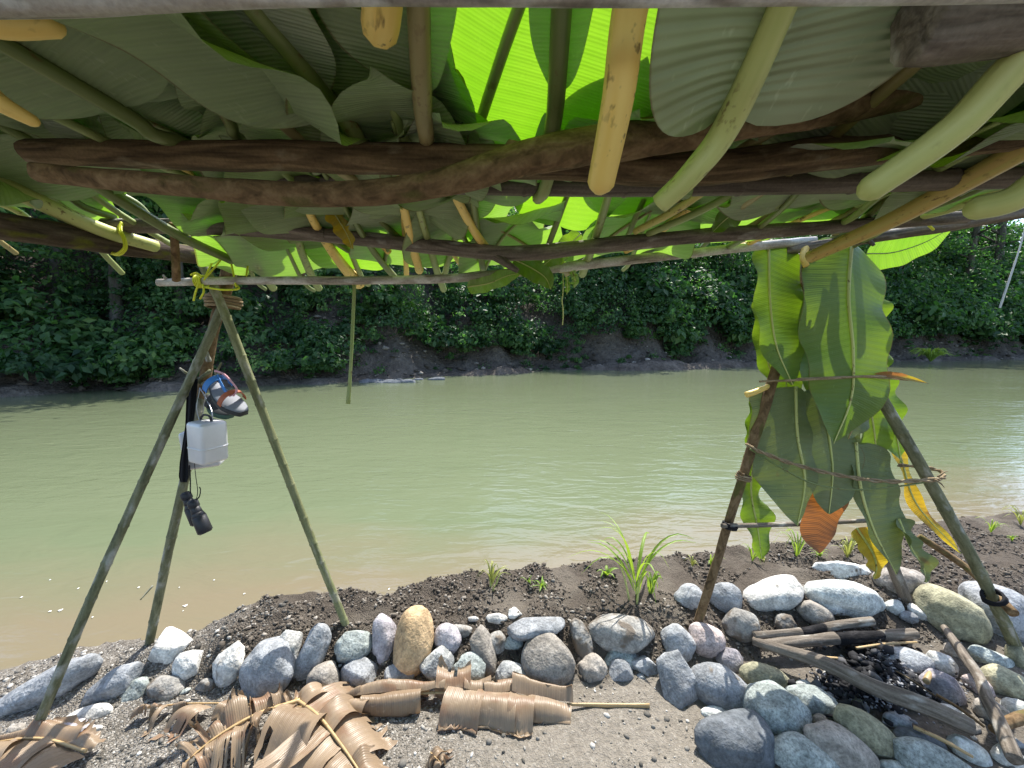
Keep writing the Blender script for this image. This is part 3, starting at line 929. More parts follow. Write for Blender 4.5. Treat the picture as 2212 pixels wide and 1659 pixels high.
def build_scatter():
    rg = np.random.default_rng(3)
    # gravel: dense on the left, thin on the right
    n = 20000
    x = -2.2 + 4.6 * rg.random(n) ** 1.35; y = .75 + 1.0 * rg.random(n)
    yb = np.interp(x, WB[:, 0], WB[:, 1])
    keep = (y < yb + .10 + .25 * (x < -1.0)) & (rg.random(n) < np.clip(.85 - .75 * sstep((x + .5) / .6), .30, 1))
    keep &= fbm(np.stack([x, y, x * 0], 1) * 5, 3, 41) > -.45
    x, y = x[keep], y[keep]
    pts = np.stack([x, y, land(x, y) + .001], 1)
    scatter_small('gravel', 'loose grey and white river gravel in front of the stone wall', 'gravel', pts, (.0020, .010), m_pebble('gravel', [(0, (.07, .065, .056)), (.4, (.16, .148, .13)), (.7, (.28, .26, .23)), (.93, (.48, .46, .42)), (1, (.62, .6, .56))]), 1, rg, .65, rough=.05)
    # crumbs of dark soil on the berm
    n = 38000
    x = -1.15 + 4.2 * rg.random(n); t = rg.random(n)
    yb = np.interp(x, WB[:, 0], WB[:, 1]); ysh = np.interp(x, SH[:, 0], SH[:, 1])
    y = yb + .03 + (ysh - yb + .0) * t
    keep = fbm(np.stack([x, y, x * 0], 1) * 7, 3, 44) > -.22 - .5 * (t < .35)
    x, y = x[keep], y[keep]
    pts = np.stack([x, y, land(x, y) + .002], 1)
    scatter_small('soil_crumbs', 'dark crumbly river soil heaped behind the stone wall', 'soil', pts, (.0016, .009), m_pebble('soil_crumb', [(0, (.05, .041, .033)), (.6, (.13, .11, .089)), (.9, (.20, .175, .145)), (1, (.36, .33, .29))], .95), 1, rg, .8, rough=.28)
    # leaf litter and stones on the far mud
    n = 2600
    a = rg.random(n) * FARLEN; s = .5 + rg.random(n) * 2.4
    pts = bank_point(a, s)
    scatter_small('bank_litter', 'dead leaves, roots and stones littering the far mud bank', 'litter', pts + [0, 0, .03], (.03, .14), m_pebble('bank_litter', [(0, (.04, .035, .028)), (.7, (.12, .10, .08)), (1, (.34, .31, .27))]), 1, rg, .5, rough=.2)
    # flecks of foam near the shore
    mbv = []; fa = []
    k = 0
    fl = [(890, 1297, 12, 10), (905, 1288, 9, 12), (880, 1302, 8, 6), (785, 1285, 9, 4), (710, 1326, 10, 4), (685, 1328, 8, 3), (108, 1320, 5, 2), (400, 1308, 7, 3), (600, 1300, 8, 4), (130, 1318, 6, 3)]
    for _ in range(26):
        fl.append((rg.random() * 1900, 1290 - 40 * rg.random() + 60 * (rg.random() < .2), 1.5 + 2.5 * rg.random(), 1.0 + 1.2 * rg.random()))
    for (u, v, a_, b_) in fl:
        c = PZ(u, v, WZ + .004)
        if c[1] < np.interp(c[0], SH[:, 0], SH[:, 1]) + .02: continue
        d = depth(c) / FPX
        th = np.linspace(0, 6.28, 10, endpoint=False)
        r = 1 + .3 * np.sin(th * 3 + u) + .15 * rg.normal(size=10)
        top = c + np.stack([np.cos(th) * a_ * d * r * .55, np.sin(th) * b_ * 1.2 * d * r, th * 0], 1)
        mbv.append(np.vstack([top, c + [0, 0, .003]]))
        fa += [(k + i, k + (i + 1) % 10, k + 10) for i in range(10)]
        k += 11
    tag(mobj('foam_flecks', np.vstack(mbv), fa, M['foam']), 'small white flecks of foam drifting near the shore', 'foam', kind='stuff')
build_scatter()

# ---------------------------------------------------------------- stone wall (stones set in mud) and loose stones
K = .3461
def zone(off):
    def f(lx, ly, hw, hh, rot=0, mat='st_grey', ang=0.0, **kw):
        return put_stone(off + lx * K, 1148.6 + ly * K, hw * K * .98, hh * K * .98, math.radians(rot), mat, ang, **kw)
    return f
za, zb, zc = zone(0.0), zone(723.2), zone(1446.4)

wall = thing('stone_wall', 'low wall of river stones set in mud along the shore', 'stone wall', (0, 1.45, 0))
W = dict(parent=wall)
# left end
za(850, 1000, 80, 75, -20, 'st_green', .5, **W)
za(1045, 745, 108, 120, 20, 'st_white', .8, label='whitish broken stone', **W)
za(1175, 835, 82, 88, 0, 'st_white', .4, **W)
za(1030, 985, 118, 78, 5, 'st_muddy', .3, **W)
za(1425, 840, 98, 130, 10, 'st_white', .8, **W)
za(1690, 845, 168, 158, 0, 'st_blue', .25, label='large rounded slate blue stone', lift=.35, **W)
za(1810, 705, 75, 92, -15, 'st_white', .7, lift=.7, **W)
za(1955, 760, 82, 180, 18, 'st_grey', .1, lift=.3, **W)
za(2025, 950, 98, 115, -10, 'st_brown', .2, **W)
za(1560, 1010, 70, 40, 0, 'st_muddy', .4, lift=.0, **W)
za(1290, 960, 60, 40, 0, 'st_muddy', .4, lift=.0, **W)
# middle
zb(115, 725, 118, 97, 0, 'st_green', .0, label='speckled green grey stone under the cane foot', lift=.45, **W)
zb(165, 895, 132, 102, 15, 'st_blue', .45, lift=.0, **W)
zb(310, 670, 82, 148, -8, 'st_purple', .2, **W)
zb(490, 690, 122, 204, 4, 'st_tan', .0, label='tan egg shaped boulder', lift=.75, lump=.08, seed=31, **W)
zb(400, 910, 104, 84, -18, 'st_blue', .0, lift=.2, **W)
zb(705, 665, 90, 84, 15, 'st_purple', .0, **W)
zb(650, 850, 108, 110, -25, 'st_vein', .8, lift=.15, **W)
zb(840, 862, 107, 100, 0, 'st_green', .1, lift=.35, **W)
zb(940, 775, 78, 172, -24, 'st_brown', .35, lift=.1, **W)
zb(1100, 897, 107, 90, -10, 'st_vein', .9, label='angular grey stone with white veins', lift=.3, **W)
zb(1330, 805, 170, 160, 0, 'st_brown', .05, label='big round brown grey boulder', lift=.45, lump=.08, **W)
zb(1260, 600, 186, 62, -7, 'st_blue', .9, label='flat dark slate laid across the boulder', lift=.7, dr=1.5, **W)
zb(1115, 692, 62, 42, 0, 'st_green', .4, lift=.5, **W)
zb(1545, 690, 62, 142, -16, 'st_muddy', .3, lift=.3, **W)
zb(1610, 865, 98, 94, 20, 'st_brown', .3, lift=.1, **W)
zb(1790, 645, 218, 112, 2, 'st_muddy', .15, label='large stone half covered in dark mud', lift=.3, **W)
zb(1790, 805, 130, 70, 0, 'st_green', .3, lift=-.2, **W)
zb(1790, 882, 87, 78, 0, 'st_blue', .7, lift=.35, **W)
zb(1905, 912, 32, 26, 0, 'st_grey', .3, lift=.6, **W)
zb(1935, 845, 95, 62, 25, 'st_blue', .9, lift=.3, **W)
zb(2140, 685, 104, 104, 0, 'st_grey', .1, **W)
zb(1010, 545, 70, 34, 0, 'st_white', .6, lift=.2, **W)
zb(1125, 520, 50, 40, 30, 'st_white', .8, lift=.2, **W)
zb(865, 545, 34, 16, 0, 'st_white', .5, lift=.2, **W)
zb(1010, 690, 60, 60, 0, 'st_muddy', .3, lift=.1, **W)
zb(770, 620, 90, 40, 0, 'st_muddy', .3, lift=-.2, **W)
# right, round the foot of the leaf screen
zc(120, 410, 93, 82, 0, 'st_grey', .0, **W)
zc(350, 412, 108, 92, 10, 'st_blue', .2, **W)
zc(655, 388, 204, 96, -12, 'st_white', .1, label='smooth white oval stone', lift=.45, **W)
zc(1095, 425, 244, 118, 9, 'st_pale', .25, label='large pale stone with mud patches', lift=.35, **W)
zc(1085, 243, 184, 56, 4, 'st_pale', .9, lift=.4, **W)
zc(1260, 245, 84, 42, 0, 'st_brown', .2, **W)
zc(1450, 312, 168, 88, 0, 'st_brown', .1, **W)
zc(910, 527, 124, 86, 30, 'st_brown', .25, **W)
zc(235, 682, 114, 102, 0, 'st_pink', .0, label='speckled pinkish round stone', lift=.5, **W)
zc(440, 585, 112, 102, 0, 'st_muddy', .2, **W)
zc(720, 592, 64, 76, 0, 'st_muddy', .3, **W)
zc(1400, 472, 58, 46, 0, 'st_pale', .6, **W)
zc(1490, 532, 58, 36, 15, 'st_blue', .2, **W)
zc(1560, 512, 74, 38, 38, 'st_white', .4, **W)

G = dict(group='loose stones on the shore')
za(250, 1010, 345, 108, -31, 'st_blue', .55, label='long slate blue slab by the left cane leg', lift=.25, dr=.9, seed=412, **G)
za(670, 985, 205, 88, -33, 'st_blue', .7, label='smaller dark slate slab next to the long slab', lift=.25, **G)
za(560, 1150, 134, 58, -12, 'st_white', .35, label='whitish flat stone on gravel below the slate slabs', **G)
za(385, 1285, 148, 92, -8, 'st_purple', .05, label='rounded mauve stone on the gravel at lower left', **G)
za(110, 1240, 58, 36, 0, 'st_brown', .1, label='small brown stone tucked behind the left cane foot', **G)
za(100, 840, 118, 28, -8, 'st_white', .3, label='thin white stone lying at the water edge at far left', **G)
za(1095, 1232, 32, 28, 0, 'st_white', .1, label='small round pale pebble beside the dry leaf strips', **G)
za(1140, 1005, 48, 16, -25, 'st_green', .3, label='thin greenish flake at the foot of the wall', **G)
za(590, 1240, 45, 26, -10, 'st_white', .5, label='small pale pebble right of the mauve stone', **G)

HG = dict(group='stones of the hearth')
zc(60, 965, 122, 198, -6, 'st_blue', .85, label='tall angular grey blue block at the left of the hearth', lift=.6, seed=77, **HG)
zc(1770, 522, 158, 200, -38, 'st_olive', .05, label='large smooth grey green boulder behind the pale curved stick', lift=.5, **HG)
zc(2040, 505, 175, 190, -30, 'st_blue', .05, label='large blue grey boulder behind the right cane leg', lift=.3, **HG)
zc(375, 805, 84, 74, 0, 'st_purple', .1, label='small mauve stone left of the hearth logs', **HG)
zc(330, 992, 210, 138, 22, 'st_blue', .0, label='big smooth blue grey oval stone left of the long log', lift=.55, lump=.06, **HG)
zc(590, 918, 152, 84, 12, 'st_olive', .0, label='olive brown oval stone under the left end of the long log', lift=.4, **HG)
zc(285, 1142, 94, 44, 0, 'st_pale', .2, label='pale grey stone wedged behind the dark angular stone', lift=.2, **HG)
zc(400, 1310, 258, 168, 8, 'st_dark', .6, label='big dark blue angular stone at the lower front of the hearth', lift=.6, seed=55, **HG)
zc(670, 1145, 200, 168, 10, 'st_green', .6, label='large greenish angular stone in the front of the hearth', lift=.55, **HG)
zc(890, 1075, 172, 100, 14, 'st_green', .0, label='grey green oval stone just below the long log', lift=.4, **HG)
zc(1220, 1265, 205, 122, 33, 'st_olive', .0, label='speckled olive oval stone below the middle of the long log', lift=.6, **HG)
zc(1050, 1360, 225, 135, 20, 'st_brown', .1, label='brown grey stone between the speckled stones in front', lift=.35, **HG)
zc(830, 1410, 205, 118, 12, 'st_green', .4, label='grey speckled stone at the bottom edge of the hearth', lift=.5, **HG)
zc(1480, 830, 155, 96, 0, 'st_grey', .1, label='pale round stone behind the charcoal', lift=.3, **HG)
zc(1690, 842, 84, 96, -25, 'st_white', .4, label='beige stone between charcoal and pale curved stick', lift=.4, **HG)
zc(1700, 990, 116, 108, 10, 'st_purple', .25, label='grey mauve stone right of the charcoal', lift=.45, **HG)
zc(1930, 972, 64, 84, -20, 'st_pink', .3, label='pinkish white stone right of the pale curved stick', lift=.3, **HG)
zc(2095, 955, 138, 104, 22, 'st_olive', .05, label='rounded olive stone at the right edge', lift=.4, **HG)
zc(2015, 1130, 116, 82, 30, 'st_brown', .35, label='pale brown stone beside the lower curved stick', lift=.3, **HG)
zc(2165, 1112, 80, 64, -15, 'st_pale', .3, label='pale green grey stone at the far right edge', lift=.3, **HG)
zc(1740, 1132, 104, 48, 12, 'st_white', .4, label='small pale stone above the right end of the long log', lift=.3, **HG)
zc(1990, 792, 148, 62, 16, 'st_green', .5, label='flat greenish slab right of the pale curved stick', lift=.2, **HG)
zc(2175, 795, 56, 88, 0, 'st_olive', .2, label='tan stone at the foot of the right cane leg', lift=.3, **HG)
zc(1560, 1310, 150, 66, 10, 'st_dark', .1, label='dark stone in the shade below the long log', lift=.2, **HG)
zc(1620, 1420, 210, 100, 12, 'st_green', .1, label='grey stone with a sunlit top at the bottom right', lift=.4, **HG)
zc(1870, 1372, 116, 70, 32, 'st_pale', .2, label='bluish white stone under the end of the long log', lift=.4, **HG)
zc(2110, 1412, 90, 68, 35, 'st_white', .1, label='white stone at the lower right corner', lift=.4, **HG)
zc(2130, 1312, 86, 42, 15, 'st_grey', .2, label='grey stone above the white corner stone', lift=.3, **HG)
zc(840, 962, 58, 32, 0, 'st_pale', .2, label='small pale stone peeking out under the long log', **HG)
zc(1400, 1468, 84, 34, 0, 'st_green', .2, label='greenish stone cut by the bottom edge', **HG)
zc(1310, 1020, 50, 36, 0, 'st_white', .3, label='small white stone at the lower edge of the charcoal', **HG)
zc(1000, 885, 42, 30, 0, 'st_white', .3, label='small white stone at the left edge of the charcoal', **HG)
zc(1145, 1045, 80, 45, 0, 'st_olive', .2, label='small olive stone half under the long log', lift=.1, **HG)
zc(1420, 1190, 90, 55, 0, 'st_grey', .2, label='grey stone in shade below the long log middle', lift=.0, **HG)
zc(950, 1190, 60, 50, 0, 'st_brown', .2, label='small brown stone between the large green stones', lift=.0, **HG)
zc(560, 1045, 60, 60, 0, 'st_dark', .3, label='small dark stone between oval and greenish stones', lift=.0, **HG)
zc(1860, 1210, 70, 60, 0, 'st_brown', .2, label='brown stone beneath the lower curved stick', lift=.1, **HG)
zc(1780, 745, 60, 50, 0, 'st_brown', .3, label='small brown stone beside the pale curved stick top', lift=.1, **HG)

# ---------------------------------------------------------------- poles, canes and logs
def log(name, label, cat, pts, rad, mat, rough=.1, sides=14, group=None, nodes=None, seed=0, cap='flat', wob=0.0, n=None, stubs=(), parent=None):
    g = tube(pts, rad, n=n, sides=sides, rough=rough, nodes=nodes, seed=seed, cap=cap, wob=wob)
    if parent is not None:
        o = mobj(name, g[0], g[1], M[mat], parent, tc=g[2])
        o['label'] = label
        for (a, b, r) in stubs:
            h = tube([a, (np.asarray(a) + b) / 2, b], [r, r * .8, r * .5], n=8, sides=7, rough=.15, seed=seed + 3)
            mobj('branch_stub', h[0], h[1], M[mat], o, tc=h[2])
        return o
    if not stubs:
        o = mobj(name, g[0], g[1], M[mat], None, origin=pts[0], tc=g[2])
        return tag(o, label, cat, group)
    t = thing(name, label, cat, pts[0], group)
    mobj('shaft', g[0], g[1], M[mat], t, tc=g[2])
    for (a, b, r) in stubs:
        h = tube([a, (np.asarray(a) + b) / 2, b], [r, r * .8, r * .5], n=8, sides=7, rough=.15, seed=seed + 3)
        mobj('branch_stub', h[0], h[1], M[mat], t, tc=h[2])
    return t
def rpx(w, d): return w * .5 * d / FPX

# left tripod
TL = thing('pole_tripod', 'left tripod of three lashed canes with gear hung on it', 'tripod', hit(420, 1450), 'tripods carrying the roof')
TR = thing('pole_tripod', 'right tripod of poles wrapped in a screen of hanging leaves', 'tripod', hit(1880, 1340), 'tripods carrying the roof')
F1, F2, F3 = hit(52, 1612), hit(316, 1398), hit(752, 1350)
AP = P(477, 655, 1.50)
def foot(p): return p - np.array([0, 0, .03])
top3 = P(439, 572, 1.43); top1 = P(512, 560, 1.60); top2 = P(505, 545, 1.50)
b1, b2 = P(420, 782, 1.47), P(406, 800, 1.47)
log('leg', 'grey green cane leg standing at the far lower left', 'pole', [foot(F1), P(205, 1275, 1.30), P(360, 930, 1.41), P(470, 685, 1.50), top1], [.0135, .014, .0145, .0155, .016], 'cane_leg', .05, nodes=.14, parent=TL, seed=1)
log('leg', 'green cane rear leg with brown upper fork carrying the hung gear', 'pole', [foot(F2), P(362, 1200, 1.58), P(398, 1040, 1.56), P(432, 860, 1.555)], [.0155, .016, .0165, .016], 'cane_leg', .05, nodes=.22, parent=TL, seed=2,
    stubs=[(P(452, 780, 1.53), P(440, 745, 1.50), .010), (P(455, 800, 1.53), P(418, 828, 1.49), .008), (P(440, 830, 1.53), P(472, 808, 1.48), .010), (P(466, 806, 1.50), P(478, 784, 1.48), .006), (P(434, 828, 1.53), P(388, 795, 1.50), .007), (P(330, 1265, 1.6), P(303, 1296, 1.56), .004)])
log('post', 'thick brown upper post rising from the gear through the lashing', 'pole', [P(430, 872, 1.555), P(447, 800, 1.55), P(462, 720, 1.54), P(484, 640, 1.525), P(500, 580, 1.51), P(512, 530, 1.50)], [.015, .019, .020, .024, .028, .030], 'bark_brown', .16, parent=TL, seed=22, wob=.006)
log('leg', 'jointed green cane leg leaning right to the wall', 'pole', [foot(F3), P(660, 1130, 1.60), P(560, 870, 1.53), P(482, 668, 1.455), top3], [.0145, .015, .0155, .016, .0165], 'bamboo', .03, nodes=.115, parent=TL, seed=3)

# right tripod under the leaf screen
R1, R2, R3 = hit(1505, 1345), hit(1962, 1290), hit(2212, 1415)
AR = P(1748, 585, 1.62)
log('leg', 'brown bark leg left of the leaf screen', 'pole', [foot(R1), P(1583, 1100, 1.62), P(1660, 850, 1.62), P(1725, 640, 1.64), AR + [0.02, 0, .1]], [.017, .018, .020, .020, .019], 'bark_brown', .14, parent=TR, seed=4,
    stubs=[(P(1608, 1030, 1.6), P(1596, 1018, 1.57), .007), (P(1718, 665, 1.62), P(1738, 600, 1.58), .012)])
log('leg', 'brown rear leg seen behind the hanging leaves', 'pole', [foot(R2), P(1895, 1140, 1.80), P(1830, 990, 1.78), P(1760, 760, 1.74), AR + [0, .05, .08]], [.024, .023, .022, .021, .02], 'bark_grey', .14, parent=TR, seed=5)
log('leg', 'thick pale grey cane leg right of the leaf screen', 'pole', [foot(R3), P(2105, 1215, 1.58), P(1985, 1000, 1.58), P(1862, 790, 1.58), P(1790, 660, 1.58), AR + [.04, -.04, .05]], [.021, .021, .021, .020, .020, .019], 'cane_leg', .05, nodes=.31, parent=TR, seed=6)
log('brace', 'thin horizontal stick', 'pole', [P(1560, 1136, 1.585), P(1720, 1132, 1.68), P(1885, 1124, 1.77)], [.0095, .010, .009], 'bark_grey', .08, seed=7, parent=TR)
log('brace_pole', 'short brown stick leaning behind the right cane leg', 'pole', [P(1985, 1158, 1.82), P(2095, 1232, 1.72), P(2190, 1325, 1.52)], [.013, .015, .017], 'bark_brown', .12, seed=8)
def ring(c, axis, r, tr, mat, name, label, cat, turns=2, parent=None, seed=0):
    axis = np.asarray(axis, float); axis = axis / np.linalg.norm(axis)
    a = np.cross(axis, [0.3, .2, 1.0]); a /= np.linalg.norm(a); b = np.cross(axis, a)
    th = np.linspace(0, turns * 6.283, int(turns * 14))
    rr = r * (1 + .06 * np.sin(th * 2.3 + seed))
    pts = np.asarray(c) + a * (np.cos(th) * rr)[:, None] + b * (np.sin(th) * rr)[:, None] + axis * ((th / th[-1] - .5) * tr * 2.1 * turns)[:, None]
    g = tube(pts, tr, n=len(th), sides=6)
    o = mobj(name, g[0], g[1], M[mat], parent, origin=None if parent else c, tc=g[2])
    if not parent: tag(o, label, cat)
    return o
ring(P(2146, 1290, 1.56), P(2105, 1215, 1.58) - R3, .031, .006, 'black', 'tie_band', 'black rubber tie round the lower right cane leg', 'tie', 2.2, parent=TR)
ring(P(1576, 1136, 1.60), P(1660, 850, 1.62) - R1, .026, .004, 'black', 'tie_band', 'dark tie where the thin stick meets the brown leg', 'tie', 2.2, parent=TR)
ring(P(1606, 1030, 1.61), P(1660, 850, 1.62) - R1, .026, .004, 'twine', 'tie_band', 'twine knot on the brown leg left of the leaf screen', 'tie', 3.2, parent=TR)
ring(P(483, 652, 1.50), [0.1, .1, 1], .056, .0055, 'twine', 'lashing', 'brown bast lashing round the top of the left tripod', 'lashing', 4.2, parent=TL)

# ---------------------------------------------------------------- roof timbers
RG = dict(group='roof timbers')
log('roof_pole', 'whitish pole along the very top edge of the picture', 'pole', [P(-350, 6, .33), P(200, 0, .335), P(600, -12, .34), P(1100, -12, .34), P(1600, -14, .34), P(2050, -18, .345), P(2300, -24, .35)], [.011, .0105, .009, .0085, .0085, .009, .009], 'bark_pale', .10, seed=10, **RG)
log('roof_pole', 'thick grey brown log end in the top right corner', 'pole', [P(1985, 48, .42), P(2120, 36, .42), P(2420, 0, .42)], [.034, .037, .038], 'bark_grey', .16, seed=11, sides=18, **RG)
log('roof_pole', 'dark straight log with a sawn left end', 'pole', [P(66, 328, .80), P(600, 338, .75), P(1100, 350, .73), P(1500, 365, .74), P(1800, 330, .76), P(2330, 270, .80)], [.024, .027, .027, .028, .030, .034], 'bark_dark', .13, seed=12, sides=18, **RG)
log('roof_pole', 'brown crooked branch sagging below the dark log', 'pole', [P(82, 372, .74), P(400, 402, .70), P(700, 420, .68), P(930, 400, .67), P(1120, 345, .66), P(1300, 310, .66), P(1600, 268, .67), P(1900, 215, .68), P(2330, 120, .70)], [.017, .019, .020, .021, .027, .030, .026, .028, .030], 'bark_brown', .13, seed=13, sides=18, n=80,
    stubs=[(P(1105, 345, .67), P(1112, 305, .655), .022), (P(1700, 255, .66), P(1780, 235, .64), .014)], **RG)
log('roof_pole', 'straight dry jointed cane behind the dark log', 'pole', [P(560, 388, .98), P(1180, 402, .90), P(1700, 398, .89), P(2330, 380, .90)], [.022, .022, .022, .023], 'bamboo_dry', .03, nodes=.25, seed=14, **RG)
log('roof_pole', 'rough brown crossbar above the white front pole', 'pole', [P(225, 487, 1.20), P(480, 492, 1.21), P(720, 510, 1.22), P(950, 535, 1.22), P(1150, 545, 1.22), P(1480, 512, 1.23), P(1800, 490, 1.25), P(2090, 468, 1.25)], [.021, .022, .022, .023, .024, .021, .021, .019], 'bark_grey', .15, seed=15, n=80,
    stubs=[(P(1060, 548, 1.22), P(1118, 585, 1.20), .016), (P(700, 505, 1.21), P(590, 488, 1.17), .019)], **RG)
log('roof_pole', 'bleached white front pole with a broken left end', 'pole', [P(342, 611, 1.40), P(520, 606, 1.40), P(760, 606, 1.42), P(960, 602, 1.46), P(1100, 590, 1.50), P(1300, 568, 1.52), P(1650, 530, 1.56), P(1760, 520, 1.56)], [.0125, .014, .015, .016, .017, .018, .017, .016], 'bark_pale', .08, seed=16, n=80,
    stubs=[(P(362, 607, 1.40), P(352, 594, 1.38), .006)], **RG)
log('roof_pole', 'thick mossy side rail running out at the left', 'pole', [P(-260, 440, .80), P(0, 488, .95), P(250, 525, 1.22), P(430, 552, 1.46), P(560, 572, 1.66), P(655, 588, 1.80)], [.033, .034, .034, .032, .030, .024], 'bark_moss', .10, seed=17, sides=18, **RG)
log('roof_pole', 'long side rail slanting up to the right edge', 'pole', [P(1700, 540, 1.58), P(1860, 517, 1.48), P(2040, 488, 1.36), P(2240, 452, 1.25), P(2400, 425, 1.16)], [.018, .020, .021, .022, .022], 'bark_grey', .12, seed=18,
    stubs=[(P(1870, 515, 1.46), P(1888, 530, 1.44), .010)], **RG)
log('hanging_peg', 'short brown stick hanging beside the mossy rail', 'stick', [P(374, 482, 1.16), P(378, 540, 1.20), P(381, 604, 1.27)], [.010, .011, .012], 'bark_brown', .15, seed=19)
log('hanging_stalk', 'thin green leaf stalk hanging straight down over the river', 'stalk', [P(766, 610, 1.45), P(762, 700, 1.45), P(757, 800, 1.44), P(752, 872, 1.44)], [.0060, .0065, .0055, .008], 'stem_green', .03, seed=20)
log('hanging_vine', 'thin pale vine tendril dangling from the front pole', 'vine', [P(1216, 590, 1.5), P(1217, 625, 1.5), P(1214, 650, 1.5), P(1217, 675, 1.5), P(1215, 702, 1.5)], .0022, 'stem_lime', 0, seed=21, sides=6)

# yellow cord lashings
def cord(name, label, strands, mat, tr, org):
    t = thing(name, label, 'cord', org)
    for s in strands:
        g = tube(s, tr, n=max(10, len(s) * 7), sides=6)
        mobj('strand', g[0], g[1], M[mat], t, tc=g[2])
    return t
def loop(c, r, axis='x', turns=1.0, ph=0.0, pitch=.006):
    th = np.linspace(0, turns * 6.283, int(14 * turns)) + ph
    if axis == 'x': return [np.asarray(c) + [(t - th[0]) / 6.283 * pitch, math.cos(t) * r, math.sin(t) * r] for t in th]
    return [np.asarray(c) + [math.cos(t) * r, math.sin(t) * r, (t - th[0]) / 6.283 * pitch] for t in th]
kn = P(425, 608, 1.40)
cord('yellow_cord', 'yellow cord lashing the white pole to the left tripod', [
    loop(kn, .020, turns=4, pitch=.007),
    [P(440, 605, 1.37), P(470, 570, 1.37), P(490, 540, 1.39), P(492, 525, 1.42), P(478, 512, 1.46)],
    [P(440, 620, 1.37), P(480, 626, 1.37), P(515, 624, 1.38), P(505, 614, 1.42), P(460, 612, 1.40)],
    [P(492, 540, 1.40), P(502, 580, 1.40), P(510, 620, 1.39)],
    [P(528, 545, 1.46), P(536, 562, 1.44), P(532, 596, 1.42)],
    [P(436, 600, 1.37), P(425, 590, 1.36), P(412, 594, 1.36)],
    [P(430, 612, 1.37), P(422, 632, 1.37), P(418, 650, 1.37)],
    [P(438, 614, 1.37), P(440, 630, 1.365), P(432, 646, 1.37)],
    [P(442, 600, 1.38), P(452, 580, 1.38), P(458, 568, 1.38)]], 'rope_yellow', .0034, kn)
kn = P(258, 522, 1.21)
cord('yellow_cord', 'yellow cord loop hanging round the mossy rail', [
    [P(262, 480, 1.17), P(256, 495, 1.16), P(266, 515, 1.165), P(268, 535, 1.17), P(252, 548, 1.18), P(238, 544, 1.21)],
    [P(264, 484, 1.18), P(262, 497, 1.165), P(271, 518, 1.165), P(272, 538, 1.175), P(256, 551, 1.185), P(232, 545, 1.22)]], 'rope_yellow', .0034, kn)
kn = P(2010, 470, 1.36)
cord('yellow_cord', 'yellow vine tie curled over the right side rail', [
    [P(2022, 447, 1.33), P(2012, 455, 1.31), P(2006, 470, 1.32), P(2006, 485, 1.325), P(2016, 496, 1.34)],
    [P(2006, 462, 1.31), P(2020, 456, 1.31), P(2034, 452, 1.32), P(2036, 462, 1.32)],
    [P(2008, 456, 1.30), P(2022, 448, 1.31), P(2030, 444, 1.32)]], 'rope_yellow', .0045, kn)

